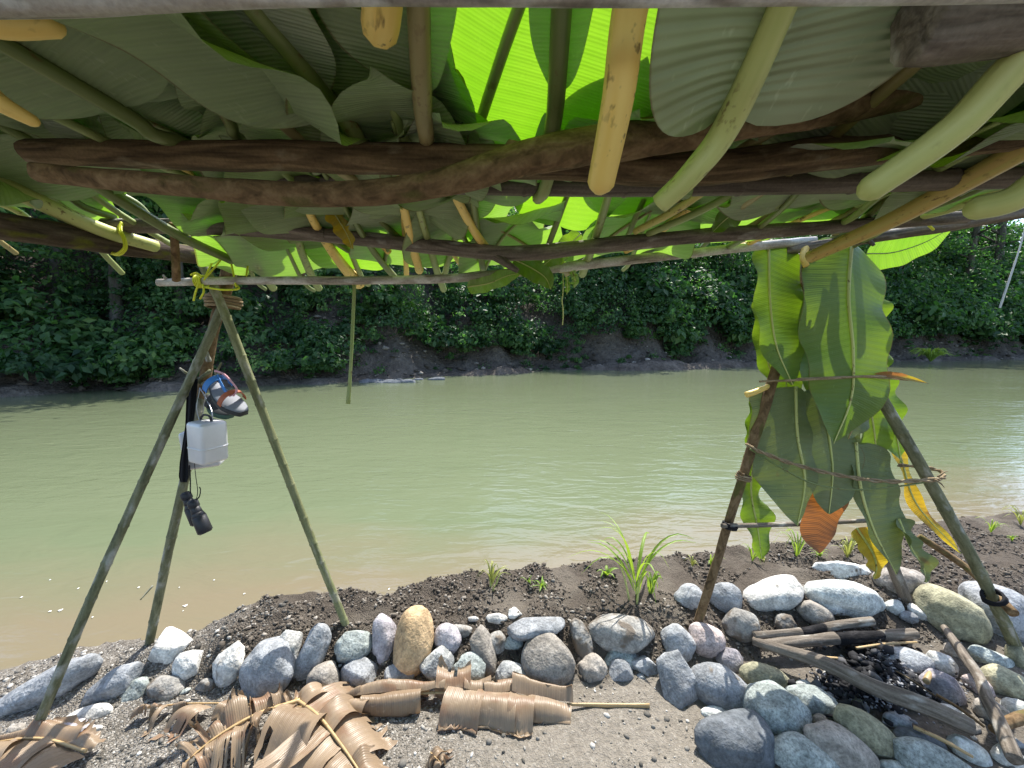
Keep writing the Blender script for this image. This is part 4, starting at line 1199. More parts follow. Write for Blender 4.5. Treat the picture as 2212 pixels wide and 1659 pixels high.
# ---------------------------------------------------------------- gear hung on the left tripod
def gear():
    # rounded tins: profile box with rounded vertical edges
    def tin(c, w, d, h, yaw, tilt, name, label):
        t = thing(name, label, 'container', c - np.array([0, 0, h / 2]))
        bm = bmesh.new()
        bmesh.ops.create_cube(bm, size=1.0)
        bmesh.ops.scale(bm, vec=(w, d, h), verts=bm.verts)
        bmesh.ops.bevel(bm, geom=[e for e in bm.edges if abs(e.verts[0].co.z - e.verts[1].co.z) > .5 * h], offset=min(w, d) * .16, segments=6, affect='EDGES', profile=.5)
        bmesh.ops.bevel(bm, geom=[e for e in bm.edges if abs(e.verts[0].co.z - e.verts[1].co.z) < 1e-5], offset=.012, segments=3, affect='EDGES', profile=.5)
        R = Matrix.Rotation(yaw, 4, 'Z') @ Matrix.Rotation(tilt, 4, 'Y')
        def emit(nm, b, mat):
            v = np.array([(R @ x.co)[:] for x in b.verts]) + c
            b.verts.index_update()
            mobj(nm, v, [[x.index for x in f.verts] for f in b.faces], M[mat], t)
        emit('body', bm, 'box'); bm.free()
        # rolled rim of the lid
        bm = bmesh.new()
        bmesh.ops.create_cube(bm, size=1.0)
        bmesh.ops.scale(bm, vec=(w * 1.035, d * 1.035, .006), verts=bm.verts)
        bmesh.ops.bevel(bm, geom=[e for e in bm.edges if abs(e.verts[0].co.z - e.verts[1].co.z) > .003], offset=min(w, d) * .17, segments=6, affect='EDGES', profile=.5)
        bmesh.ops.translate(bm, vec=(0, 0, -h * .12), verts=bm.verts)
        emit('lid_rim', bm, 'box'); bm.free()
        return t, R
    c = P(449, 953, 1.43)
    t, R = tin(c, .088, .094, .150, math.radians(-21), math.radians(3), 'tin_container', 'white rounded tin container hanging in front on the left tripod')
    hk = P(432, 838, 1.50)
    top = c + np.array([0, 0, .075])
    for s in (-1, 1):
        a = top + np.array(R @ Vector((s * .036, 0, 0)))
        g = tube([a, a * .6 + hk * .4 + [s * .012, 0, 0], hk], .0022, n=10, sides=6)
        mobj('bail_wire', g[0], g[1], M['wire'], t, tc=g[2])
    g = tube([top + np.array(R @ Vector((-.03, 0, .002))), top + np.array(R @ Vector((-.012, 0, .02))), top + np.array(R @ Vector((.02, 0, .02))), top + np.array(R @ Vector((.03, 0, .002)))], .004, n=12, sides=6)
    mobj('handle', g[0], g[1], M['rubber'], t, tc=g[2])
    c2 = P(437, 968, 1.54)
    t2, R2_ = tin(c2, .118, .060, .150, math.radians(20), math.radians(-4), 'tin_container', 'second whitish tin hanging half hidden behind the front one')
    g = tube([c2 + [0, 0, .075], hk + [0.01, .02, 0]], .002, n=6, sides=6)
    mobj('bail_wire', g[0], g[1], M['wire'], t2, tc=g[2])

    # black cloth hung along the rear leg
    t = thing('hung_cloth', 'long black cloth hanging along the rear cane leg', 'cloth', P(402, 1040, 1.5))
    rows = [(818, 404, 428), (870, 402, 424), (920, 400, 418), (960, 394, 409), (1000, 388, 407), (1030, 386, 409), (1042, 390, 404)]
    V = []; TCs = []
    rs = np.linspace(0, len(rows) - 1, 34)
    for x in rs:
        v = np.interp(x, range(len(rows)), [r[0] for r in rows]); a = np.interp(x, range(len(rows)), [r[1] for r in rows]); b_ = np.interp(x, range(len(rows)), [r[2] for r in rows])
        for k in range(24):
            th = k / 24 * 6.283
            u = (a + b_) / 2 + (b_ - a) / 2 * math.cos(th)
            dd = 1.475 + .008 * math.sin(th) + .004 * math.sin(th * 5 + x * .35)
            V.append(P(u, v, dd)); TCs.append((x * .01, math.cos(th) * .02, math.sin(th) * .02))
    Fq = [(i * 24 + j, i * 24 + (j + 1) % 24, (i + 1) * 24 + (j + 1) % 24, (i + 1) * 24 + j) for i in range(33) for j in range(24)] + [list(range(24))[::-1], list(range(33 * 24, 34 * 24))]
    mobj('fabric', np.array(V), Fq, M['black'], t, tc=np.array(TCs))
    V = []
    g = tube([P(408, 1010, 1.465), P(410, 1036, 1.46), P(411, 1066, 1.46)], .004, n=8, sides=6)

    # binoculars
    e1, e2 = P(400, 1066, 1.46), P(415, 1083, 1.42)
    ax = P(437, 1135, 1.42) - P(412, 1078, 1.42); ax /= np.linalg.norm(ax)
    t = thing('binoculars', 'black binoculars hanging by their strap', 'binoculars', P(425, 1110, 1.42))
    for e, nm in ((e1, 'barrel'), (e2, 'barrel')):
        pts = [e, e + ax * .02, e + ax * .024, e + ax * .045, e + ax * .060, e + ax * .118]
        rad = [.0170, .0175, .0145, .0175, .0225, .0235]
        mb = MB()
        c_ = np.array(pts)
        for i in range(len(pts) - 1):
            mb.add(tube([c_[i], c_[i + 1]], [rad[i], rad[i + 1]], n=3, sides=18))
        b_ = mb.build(nm, M['rubber'], t)
        g = tube([e - ax * .004, e - ax * .001], [.0125, .0125], n=2, sides=16)
        mobj('eyepiece_lens', g[0], g[1], M['glassy'], b_, tc=g[2])
        g = tube([e + ax * .116, e + ax * .122], [.0205, .0205], n=2, sides=16)
        mobj('front_lens', g[0], g[1], M['glassy'], b_, tc=g[2])
    m1, m2 = e1 + ax * .045, e2 + ax * .045
    g = tube([m1, m2], .011, n=4, sides=10); mobj('hinge', g[0], g[1], M['rubber'], t, tc=g[2])
    g = tube([(m1 + m2) / 2 - ax * .03, (m1 + m2) / 2 - ax * .008], .011, n=4, sides=14); mobj('focus_wheel', g[0], g[1], M['rubber'], t, tc=g[2])
    for s in ([P(409, 1005, 1.47), P(411, 1035, 1.46), P(411, 1066, 1.45)], [P(419, 992, 1.46), P(423, 1030, 1.44), P(427, 1060, 1.42), P(424, 1080, 1.41)], [P(424, 1080, 1.41), P(431, 1072, 1.40), P(433, 1058, 1.40), P(431, 1052, 1.40)]):
        g = tube(s, .0026, n=14, sides=6, flat=.5); mobj('strap', g[0], g[1], M['black'], t, tc=g[2])

    # sandals: sole outline extruded, straps over it
    def sandal(heel, toe, nrm, W_, label, mats, straps):
        heel, toe = np.asarray(heel), np.asarray(toe)
        ax_ = toe - heel; L = np.linalg.norm(ax_); ax_ = ax_ / L
        nrm = nrm - ax_ * np.dot(nrm, ax_); nrm = nrm / np.linalg.norm(nrm); sd = np.cross(ax_, nrm)
        t = thing('sandal', label, 'sandal', (heel + toe) / 2, 'pair of sandals on the left tripod')
        n = 26
        s_ = np.linspace(0, 1, n)
        hw = W_ * (np.sin(np.pi * np.clip(s_ * .94 + .03, 0, 1)) ** .45) * (.78 + .26 * np.sin((s_ - .35) * 3.4))
        off = W_ * .12 * np.sin(s_ * 3.6)
        def slab(z0, z1, k, mat, nm):
            V = []
            for z, kk in ((z0, k * .97), (z0 + .003 * np.sign(z1 - z0), k), (z1 - .003 * np.sign(z1 - z0), k), (z1, k * .96)):
                for sgn in (1, -1):
                    rngi = range(n) if sgn > 0 else range(n - 1, -1, -1)
                    for i in rngi:
                        V.append(heel + ax_ * s_[i] * L + sd * (off[i] + sgn * hw[i] * kk) + nrm * (z + .010 * (s_[i] - .4) ** 2 * 2))
            m_ = 2 * n
            Fq = [(r * m_ + i, r * m_ + (i + 1) % m_, (r + 1) * m_ + (i + 1) % m_, (r + 1) * m_ + i) for r in range(3) for i in range(m_)]
            for r, rv in ((0, True), (3, False)):
                for i in range(n - 1):
                    q = (r * m_ + i, r * m_ + i + 1, r * m_ + m_ - 2 - i, r * m_ + m_ - 1 - i)
                    Fq.append(q[::-1] if rv else q)
            mobj(nm, np.array(V), Fq, M[mat], t, tc=np.array(V))
        slab(-.012, .006, 1.0, mats[0], 'sole')
        slab(.0065, .010, .93, mats[1], 'footbed')
        for (pos, wd, mt) in straps:
            arc = [heel + ax_ * pos * L + sd * (W_ * 1.02 * math.cos(a)) + nrm * (.008 + .045 * math.sin(a)) for a in np.linspace(0, math.pi, 13)]
            g = tube(arc, wd, n=22, sides=8, flat=1.0)
            # flatten the tube to webbing
            mb = MB(); V = []; 
            c_ = catmull(arc, 22)
            for i in range(22):
                rad_ = c_[i] - (heel + ax_ * pos * L); rad_ /= np.linalg.norm(rad_)
                for (dx, dz) in ((-wd, 0), (wd, 0), (wd, .003), (-wd, .003)):
                    V.append(c_[i] + ax_ * dx + rad_ * dz)
            Fq = [(i * 4 + j, i * 4 + (j + 1) % 4, (i + 1) * 4 + (j + 1) % 4, (i + 1) * 4 + j) for i in range(21) for j in range(4)]
            mobj('strap', np.array(V), Fq, M[mt], t, tc=np.array(V), smooth=False)
        return t
    n1 = np.array([.75, -.55, .5])
    t = sandal(P(455, 826, 1.46), P(526, 896, 1.40), n1, .040, 'dark sandal with blue and orange straps hanging in front', ('sole', 'footbed'), [(.22, .013, 'strap_blue'), (.66, .010, 'strap_orange')])
    for s in ([P(464, 802, 1.46), P(478, 806, 1.44), P(497, 822, 1.42), P(510, 838, 1.40), P(508, 848, 1.40), P(496, 856, 1.40)], [P(464, 800, 1.46), P(484, 808, 1.43), P(503, 828, 1.40), P(512, 842, 1.39), P(504, 856, 1.39)]):
        g = tube(s, .0028, n=20, sides=6); mobj('heel_cord', g[0], g[1], M['cord_pink'], t, tc=g[2])
    g = tube([P(470, 812, 1.43), P(478, 830, 1.41), P(490, 850, 1.39)], .010, n=10, sides=8, flat=.3); mobj('strap', g[0], g[1], M['strap_blue'], t, tc=g[2])
    sandal(P(450, 858, 1.53), P(496, 902, 1.47), n1, .036, 'greenish sandal hanging behind the blue strapped one', ('sole_green', 'sole'), [(.45, .010, 'sole')])
gear()

# ---------------------------------------------------------------- roof of big leaves
def zr(y, x=0.0):
    # the leaves rest on the logs at the back, the sagging crossbar and the front pole
    x = np.asarray(x, float); y = np.asarray(y, float)
    back = np.interp(y, [-1.5, .4, .8], [1.86, 1.70, 1.685])
    bar = np.interp(x, [-.9, -.2, .1, .6, 1.1], [1.655, 1.602, 1.590, 1.622, 1.67])
    pole = np.interp(x, [-1.3, 0, .33, 1.0], [1.52, 1.572, 1.61, 1.68])
    t1 = np.clip((y - .8) / .46, 0, 1); t2 = np.clip((y - 1.26) / .29, 0, 1)
    return (back * (1 - t1) + bar * t1) * (1 - t2) + (pole - .06 * np.clip(y - 1.6, 0, 1)) * t2
def PR(u, v, dz=0.0):
    r = ray(u, v)
    ts = np.arange(.2, 3.0, .004)
    p = CAM[None] + r[None] * ts[:, None]
    g = zr(p[:, 1], p[:, 0]) + dz
    i = np.argmax(p[:, 2] > g) if np.any(p[:, 2] > g) else len(ts) // 2
    return p[i]
def nrm_(v): return np.asarray(v, float) / (np.linalg.norm(v) + 1e-9)

def roof_leaf(E, B, L, W, rE, rB, stem, leaf, label, group, seed, face=(0, 0, -1.0), sag=.04, fold=.12, wave=.02, wl=3.0, cap='flat', dirn=None, tear=0.0, asym=1.0, skew=.1, rise=None, m=8, ribk=(1.0, .7, .4)):
    E, B = np.asarray(E, float), np.asarray(B, float)
    rg = np.random.default_rng(seed)
    d = nrm_(B - E) if dirn is None else nrm_(dirn)
    if rise is not None: d = nrm_([d[0], d[1], rise])
    side = np.cross(d, [0, 0, 1.0])
    bend = rg.normal() * .06
    sp = [B, B + d * L * .35 + side * bend * .3 * L + [0, 0, sag * .5], B + d * L * .7 + side * bend * .7 * L + [0, 0, sag * .2], B + d * L + side * bend * 1.4 * L + [0, 0, -sag]]
    t = thing('roof_leaf', label, 'leaf', B, group)
    f = nrm_(np.asarray(face, float) + rg.normal(size=3) * .10)
    g = blade(sp, f, W, n=40, m=m, fold=fold, wave=wave, wl=wl, seed=seed, skew=skew, tear=tear, asym=asym)
    off = -f * (rB * .55)
    mobj('blade', g[0] + off, g[1], M[leaf], t, tc=g[2])
    mid = (E + B) / 2 + np.array([0, 0, -.012])
    c = [E, mid] + [np.asarray(x) for x in sp[:3]]
    g = tube(c, [rE, (rE + rB) / 2, rB * ribk[0], rB * ribk[1], rB * ribk[2]], n=34, sides=9, rough=.03, seed=seed % 50, cap=cap)
    mobj('stalk', g[0], g[1], M[stem], t, tc=g[2])
    return t

RLA = 'leaves laid over the rear of the roof'
RLB = 'leaves laid over the front of the roof'
LM = ['leaf_roof', 'leaf_roof_b', 'leaf_roof', 'leaf_roof_c']
SMs = ['stem_green', 'stem_deep', 'stem_green', 'stem_brown', 'stem_lime', 'stem_yellow']

# hand-placed leaves: stalk end (front) and blade base in the picture
H = []
def hero(Eu, Ev, Bu, Bv, wE, wB, stem, leaf, L, W, label, dz=-.01, cap='flat', **kw):
    E, B = PR(Eu, Ev, dz), PR(Bu, Bv, dz)
    if Ev < 340:                      # rear tier: the blade starts just behind the log and the thick rib runs on under it
        bf = kw.pop('bf', .3); kw.setdefault('dirn', B - E); B = PR(Eu + bf * (Bu - Eu), Ev + bf * (Bv - Ev), dz); L = max(L, .75); kw.setdefault('ribk', (1.0, .85, .6)); kw.setdefault('wave', .007); kw.setdefault('fold', .05)
    return roof_leaf(E, B, L, W, rpx(wE, depth(E)), rpx(wB, depth(B)), stem, leaf, label, 'leaves with single stalks showing under the roof', int(Eu * 3 + Ev), cap=cap, **kw)

# the very near ones
E, B = P(1298, 396, .50), P(1385, -80, .37)
roof_leaf(E, B, .5, .17, rpx(58, .50), rpx(84, .37), 'stem_yellow', 'leaf_roof', 'leaf with a thick yellow stalk hanging in the middle top', None, 501, cap='round', rise=.1)
E, B = P(1425, 440, .58), P(1585, 245, .50)
roof_leaf(E, B, .55, .135, rpx(44, .58), rpx(60, .50), 'stem_lime', 'leaf_thick', 'huge pale leaf with rounded lobes and a thick lime stalk', None, 502, face=(.25, -.55, -1), fold=.02, wave=.010, wl=1.5, skew=.45, sag=-.02, asym=2.0, dirn=P(1690, 0, .41) - P(1585, 245, .50), m=12)
E, B = P(1880, 408, .53), P(2300, 60, .42)
roof_leaf(E, B, .45, .17, rpx(58, .53), rpx(80, .42), 'stem_lime', 'leaf_roof', 'leaf with a stout yellow green stalk ending at upper right', None, 503, cap='round', rise=.1)
E, B = P(1748, 556, 1.20), P(2250, 300, .78)
roof_leaf(E, B, .5, .17, rpx(26, 1.2), rpx(52, .78), 'stem_orange', 'leaf_roof_b', 'leaf whose long orange stalk slants down to the leaf screen', None, 504)
E, B = P(2108, 450, .66), P(2280, 372, .60)
roof_leaf(E, B, .4, .15, rpx(50, .66), rpx(62, .60), 'stem_lime', 'leaf_roof_b', 'leaf with a short blunt stalk at the right edge', None, 505, cap='round')
E, B = P(820, 62, .46), P(832, -90, .40)
roof_leaf(E, B, .4, .15, rpx(80, .46), rpx(95, .40), 'stem_yellow', 'leaf_roof', 'leaf with a fat yellow stalk end at the top edge', None, 506, cap='round', rise=.2)
E, B = P(118, 56, .50), P(-160, 0, .46)
roof_leaf(E, B, .35, .13, rpx(44, .50), rpx(60, .46), 'stem_yellow', 'leaf_roof_b', 'leaf with a yellow pointed stalk end in the top left corner', None, 507, cap='round', rise=.2)
E, B = P(72, 262, .58), P(-120, 110, .52)
roof_leaf(E, B, .35, .13, rpx(26, .58), rpx(60, .52), 'stem_yellow', 'leaf_roof_b', 'leaf with a yellow tapering stalk end at the left edge', None, 508, cap='round', rise=.2)
# rear tier
hero(925, 322, 880, -60, 28, 44, 'stem_brown', 'leaf_roof', .6, .13, 'leaf on a straight brownish stalk left of the middle', -.02, asym=.35)
hero(885, 322, 800, 105, 24, 24, 'stem_green', 'leaf_roof', .7, .16, 'leaf on a bent green stalk beside the brownish one', -.005, asym=.5)
hero(805, 325, 595, 90, 34, 40, 'stem_deep', 'leaf_roof', .6, .21, 'leaf on a thick dark stalk slanting from the upper left', -.012)
hero(725, 322, 545, 185, 26, 26, 'stem_orange', 'leaf_roof_c', .7, .19, 'bright leaf with a straight yellowish rib', .01)
hero(984, 322, 930, 180, 18, 18, 'stem_deep', 'leaf_roof_b', .7, .05, 'leaf on a thin dark stalk left of the bright patch', .012)
hero(1018, 325, 1112, 50, 26, 22, 'stem_green', 'leaf_roof_c', .8, .27, 'glowing lime leaf lit through in the roof gap', .03, bf=.02)
hero(1188, 300, 1235, -10, 34, 40, 'stem_deep', 'leaf_roof', .5, .04, 'leaf on a thick dark green stalk right of the bright patch', -.01)
hero(390, 305, -60, 80, 26, 36, 'stem_deep', 'leaf_roof', .6, .22, 'wide grey leaf with a long dark rib at upper left', -.01)
hero(520, 300, 395, 100, 22, 26, 'stem_deep', 'leaf_roof_b', .6, .20, 'leaf with a torn edge left of the thick dark stalk', .004)
hero(335, 532, 60, 425, 26, 36, 'stem_lime', 'leaf_roof_b', .45, .15, 'drooping pale leaf at the left edge over the mossy rail', -.02, fold=.4, wave=.035)
hero(500, 562, 235, 418, 18, 24, 'stem_deep', 'leaf_roof', .5, .17, 'leaf with a green stalk crossing the mossy rail', -.012)
hero(1500, 360, 1640, 300, 20, 22, 'stem_brown', 'leaf_roof_b', .5, .2, 'leaf with a reddish stalk behind the lime stalk', -.01)
# front tier
hero(590, 622, 520, 500, 16, 18, 'stem_green', 'leaf_roof', .6, .17, 'leaf whose green stalk pokes past the white pole at left', 0)
hero(688, 622, 650, 540, 16, 16, 'stem_green', 'leaf_roof_c', .6, .17, 'leaf whose stalk end hangs left of the hanging stalk', 0)
hero(775, 612, 690, 500, 26, 18, 'stem_yellow', 'leaf_roof', .6, .17, 'leaf with a yellow wedge stalk above the hanging stalk', -.005)
hero(852, 598, 760, 470, 14, 14, 'stem_deep', 'leaf_roof', .6, .17, 'leaf with a dark stalk crossing the crossbar left of middle', -.004)
hero(906, 584, 870, 440, 18, 18, 'stem_yellow', 'leaf_roof_c', .55, .17, 'leaf with a yellow stalk end under the crossbar', -.004, cap='round')
hero(958, 625, 910, 470, 14, 16, 'stem_green', 'leaf_roof', .55, .17, 'leaf whose stalk end sticks out below the pole left of centre', -.004)
hero(1048, 610, 1020, 420, 14, 16, 'stem_deep', 'leaf_roof_b', .32, .16, 'leaf on a thin dark stalk at the picture centre', -.004)
hero(1058, 545, 985, 425, 18, 20, 'stem_yellow', 'leaf_roof', .30, .16, 'leaf on a yellow stalk near the picture centre', -.002)
hero(1258, 592, 1315, 420, 17, 18, 'stem_green', 'leaf_roof', .36, .17, 'leaf on a pale green stalk right of the centre', -.004)
hero(1372, 500, 1590, 360, 14, 22, 'stem_orange', 'leaf_roof_b', .55, .19, 'leaf on a reddish yellow stalk slanting right', .0)
hero(1400, 505, 1710, 342, 14, 20, 'stem_green', 'leaf_roof', .6, .19, 'leaf on a long thin green stalk slanting right', .004)
hero(1560, 540, 1690, 450, 12, 14, 'stem_deep', 'leaf_roof_b', .5, .18, 'leaf with a grey stalk end near the leaf screen', -.002)
hero(1800, 490, 1900, 420, 12, 18, 'stem_green', 'leaf_roof', .5, .18, 'leaf with a green stalk above the leaf screen', -.004)
hero(1820, 540, 2050, 400, 16, 18, 'stem_green', 'leaf_roof_c', .5, .18, 'leaf with a stalk running along the orange one', .0)
hero(1162, 428, 1185, 380, 26, 28, 'stem_green', 'leaf_roof_b', .16, .06, 'leaf with a cut stalk end below the crooked branch', -.03)

# the rest of the thatch
def thatch():
    rg = np.random.default_rng(23)
    k = 0
    def one(x, y, L, W, lay, pl, group, label, lm=None):
        nonlocal k
        k += 1
        an = -math.pi / 2 + rg.normal() * (.16 if y < 1.0 else .34)
        d = np.array([math.cos(an), math.sin(an), 0])
        B = np.array([x, y, zr(y, x) + .012 + lay * .022 + rg.random() * .01])
        e = B - d * pl
        E = np.array([e[0], e[1], zr(e[1], e[0]) + .008])
        W = W * (.85 + .3 * rg.random())
        rb = .0075 + .005 * rg.random()
        lm = lm or LM[int(rg.integers(4))]
        tipz = zr(y - L, x) + .02 + lay * .022
        roof_leaf(E, B, L, W, rb * 1.05, rb, SMs[int(rg.integers(6))], lm, label, group, 1000 + k, face=(rg.normal() * .12, rg.normal() * .1, -1), sag=.02 + .03 * rg.random(), fold=.03 + .12 * rg.random(), wave=.010 + .014 * rg.random(), wl=2 + 2 * rg.random(), dirn=(d[0], d[1], (tipz - B[2]) / L), tear=.12 if rg.random() < .12 else 0, m=6)
    ORD = ['first', 'second', 'third', 'fourth', 'fifth', 'sixth', 'seventh', 'eighth', 'ninth', 'tenth', 'eleventh', 'twelfth', 'thirteenth', 'fourteenth', 'fifteenth', 'sixteenth', 'seventeenth']
    def row(xs, ys, L, W, lay, pl, group, what):
        order = np.argsort(xs)
        for r, i in enumerate(order):
            one(xs[i], ys[i], L, W, lay, pl[0] + pl[1] * rg.random(), group, 'broad leaf in the %s, %s from the left' % (what, ORD[r]))
    # rear: overlapping layers over the camera
    for lay, (y0, n, ph, what) in enumerate([(.64, 10, 0.0, 'rear roof row just behind the dark log'), (.36, 9, .12, 'rearmost visible roof row'), (.95, 10, .05, 'roof row laid over the jointed cane')]):
        xs = []; ys = []
        for i in range(n):
            x = -1.75 + 3.6 * (i + .5) / n + ph + rg.normal() * .05
            if lay in (0, 2) and -.28 < x < .36: continue
            if lay == 1 and -.33 < x < .40: continue
            xs.append(x); ys.append(y0 + rg.normal() * .05)
        if lay != 1: row(xs, ys, .74, .26, lay, (.30, .2), RLA, what)
    xs = []; ys = []  # extra cover leaves added on top to block sun coming through the roof
    for x in (-.62, .42, .62, .85, 1.2, 1.55):
        xs.append(x + rg.normal() * .03); ys.append(.82 + rg.normal() * .05)
    row(xs, ys, .85, .25, 3, (.2, .1), RLA, 'top cover row added to block sun over the dark log')
    # front: single to double
    for lay, (y0, n, ph, what) in enumerate([(1.60, 17, 0.0, 'front roof row along the white pole'), (1.18, 14, .1, 'roof row above the rough crossbar'), (1.36, 9, .06, 'loose leaves over the front roof row')]):
        xs = []; ys = []
        for i in range(n):
            x = -1.5 + 3.3 * (i + .5) / n + ph + rg.normal() * .06
            if lay == 1 and -.16 < x < .24: continue
            xs.append(x)
            ys.append(min(y0 + np.interp(x, [-1.6, 2.0], [-.05, .12]) + rg.normal() * .05, 1.67 - max(0, x - .75) * .95 - max(0, -.9 - x) * .9))
        row(xs, ys, .66, .165, lay, (.10, .22), RLB, what)
thatch()

# ---------------------------------------------------------------- leaf screen hung on the right tripod
def hung(name, label, spine, Wpx, leaf, asym=1.0, face=(0, -1, .1), wave=.012, wl=3, fold=.1, n=44, shape='long', rib='stem_lime', ribw=5, seed=0, tear=0, curl=0, tip=None, cat='leaf'):
    pts = [P(*s) for s in spine]
    d = np.mean([s[2] for s in spine])
    t = thing(name, label, cat, pts[-1], 'leaves hung on the right tripod')
    g = blade(pts, face, Wpx * d / FPX, n=n, m=9, fold=fold, wave=wave, wl=wl, asym=asym, seed=seed, shape=shape, tear=tear, curl=curl)
    mobj('blade', g[0], g[1], M[leaf], t, tc=g[2])
    f = nrm_(face)
    g = tube([p + f * .002 for p in pts], [rpx(ribw, d), rpx(ribw * .8, d), rpx(ribw * .3, d)], n=30, sides=6)
    mobj('midrib', g[0], g[1], M[rib], t, tc=g[2])
    if tip:
        pts2 = [P(*s) for s in tip[0]]
        g = blade(pts2, face, tip[1] * d / FPX, n=26, m=8, fold=.05, wave=.007, wl=2, seed=seed + 9, shape=tip[3] if len(tip) > 3 else 'long', tear=.08)
        mobj('withered_tip', g[0], g[1], M[tip[2]], t, tc=g[2])
    return t
hung('hung_leaf', 'green leaf with a yellow rib at the upper left of the screen', [(1660, 522, 1.57), (1662, 640, 1.55), (1676, 745, 1.54), (1712, 832, 1.53)], 80, 'leaf_hung', asym=.38, seed=1, wave=.014, ribw=6, fold=-.12)
hung('hung_leaf', 'largest wavy green leaf hanging in the middle of the screen', [(1840, 520, 1.56), (1832, 640, 1.50), (1842, 760, 1.48), (1838, 860, 1.49), (1800, 958, 1.50)], 86, 'leaf_hung', asym=1.12, seed=2, wave=.014, wl=3.4, ribw=8, fold=-.08)
hung('hung_leaf', 'dull leaf tip behind the lower end of the largest leaf', [(1872, 800, 1.54), (1858, 880, 1.54), (1832, 948, 1.53)], 32, 'leaf_hung_dull', seed=3, wave=.01, rib='stem_dry')
hung('hung_leaf', 'dark leaf in the shadow gap between the two upper leaves', [(1752, 590, 1.70), (1752, 720, 1.68), (1748, 850, 1.66)], 40, 'leaf_hung', seed=4)
hung('hung_leaf', 'dull leaf at lower left of the screen with the rib on its right', [(1718, 835, 1.62), (1722, 940, 1.61), (1738, 1040, 1.60), (1722, 1135, 1.60)], 28, 'leaf_hung_dull', asym=3.6, seed=5, wave=.010, ribw=7, fold=-.06)
hung('hung_leaf', 'dull leaf with a glowing orange withered tip', [(1772, 835, 1.66), (1788, 930, 1.65), (1798, 1020, 1.64), (1790, 1110, 1.63)], 60, 'leaf_hung_dull', asym=1.1, seed=6, wave=.010, ribw=6,
     tip=([(1800, 1030, 1.66), (1778, 1100, 1.66), (1765, 1150, 1.65), (1770, 1196, 1.63)], 44, 'leaf_orange'))
hung('hung_leaf', 'grey green leaf sweeping down right of the rear leg', [(1848, 955, 1.64), (1858, 1050, 1.62), (1885, 1140, 1.61), (1935, 1240, 1.60)], 84, 'leaf_hung_dull', asym=.14, seed=7, wave=.012, ribw=7, fold=-.1)
hung('hung_leaf', 'twisted grey green leaf strip curling to the stones', [(1940, 1120, 1.62), (1965, 1180, 1.60), (1992, 1225, 1.60), (2000, 1258, 1.60)], 24, 'leaf_hung_dull', seed=8, wave=.012, fold=.6, face=(.4, -1, 0))
hung('hung_leaf', 'narrow yellow edged leaf hanging at the rear leg foot', [(1850, 1140, 1.68), (1882, 1190, 1.66), (1892, 1225, 1.66), (1886, 1250, 1.66)], 24, 'leaf_yellowing', seed=9, wave=.012, fold=.3)
hung('hung_leaf', 'yellow and orange withering leaf behind the right cane leg', [(1905, 880, 1.84), (1945, 990, 1.82), (1980, 1090, 1.80), (2075, 1195, 1.74)], 15, 'leaf_yellowing', seed=10, wave=.012, wl=3, tear=.2)
hung('hung_leaf', 'fresh green leaf curling behind the upper right cane leg', [(1890, 800, 1.74), (1912, 880, 1.76), (1935, 940, 1.76), (1945, 1000, 1.76)], 30, 'leaf_hung', seed=11, wave=.02)
hung('hung_leaf', 'dark folded leaf on the outer left of the brown leg', [(1645, 835, 1.70), (1626, 890, 1.70), (1612, 960, 1.70)], 18, 'leaf_hung', seed=12, fold=.5)
hung('hung_leaf', 'small torn green leaf hanging lowest left under the stick', [(1630, 980, 1.74), (1622, 1060, 1.72), (1636, 1140, 1.70), (1645, 1208, 1.69)], 34, 'leaf_hung', seed=13, tear=.35, wave=.02)
hung('hung_leaf', 'bright translucent leaf jutting right under the side rail', [(1872, 548, 1.66), (1930, 545, 1.62), (2000, 522, 1.58), (2062, 486, 1.54)], 34, 'leaf_roof_c', seed=14, face=(.1, -1, -.3), fold=.05, wave=.004, shape='broad', rib='stem_green', ribw=3)
hung('hung_leaf', 'green leaf edge showing behind the largest leaf on its right', [(1890, 640, 1.66), (1900, 720, 1.66), (1895, 810, 1.66)], 24, 'leaf_hung', seed=15, wave=.02)
hung('hung_leaf', 'shaded leaf between the right cane leg and the rear leg', [(1878, 800, 1.60), (1880, 880, 1.62), (1890, 960, 1.64), (1880, 1010, 1.66)], 36, 'leaf_hung', seed=16)
hung('hung_leaf', 'green leaf filling the gap behind the fibre strip', [(1800, 790, 1.72), (1810, 880, 1.72), (1822, 970, 1.71), (1830, 1050, 1.70)], 40, 'leaf_hung_dull', seed=18)
hung('hung_leaf', 'upright green leaf behind the left half of the screen', [(1700, 560, 1.72), (1698, 680, 1.72), (1700, 800, 1.71), (1690, 900, 1.70)], 46, 'leaf_hung', seed=19)
hung('hung_leaf', 'left folded half leaf glowing behind the upper left leaf', [(1655, 640, 1.64), (1650, 740, 1.64), (1672, 832, 1.63)], 26, 'leaf_hung', seed=17)

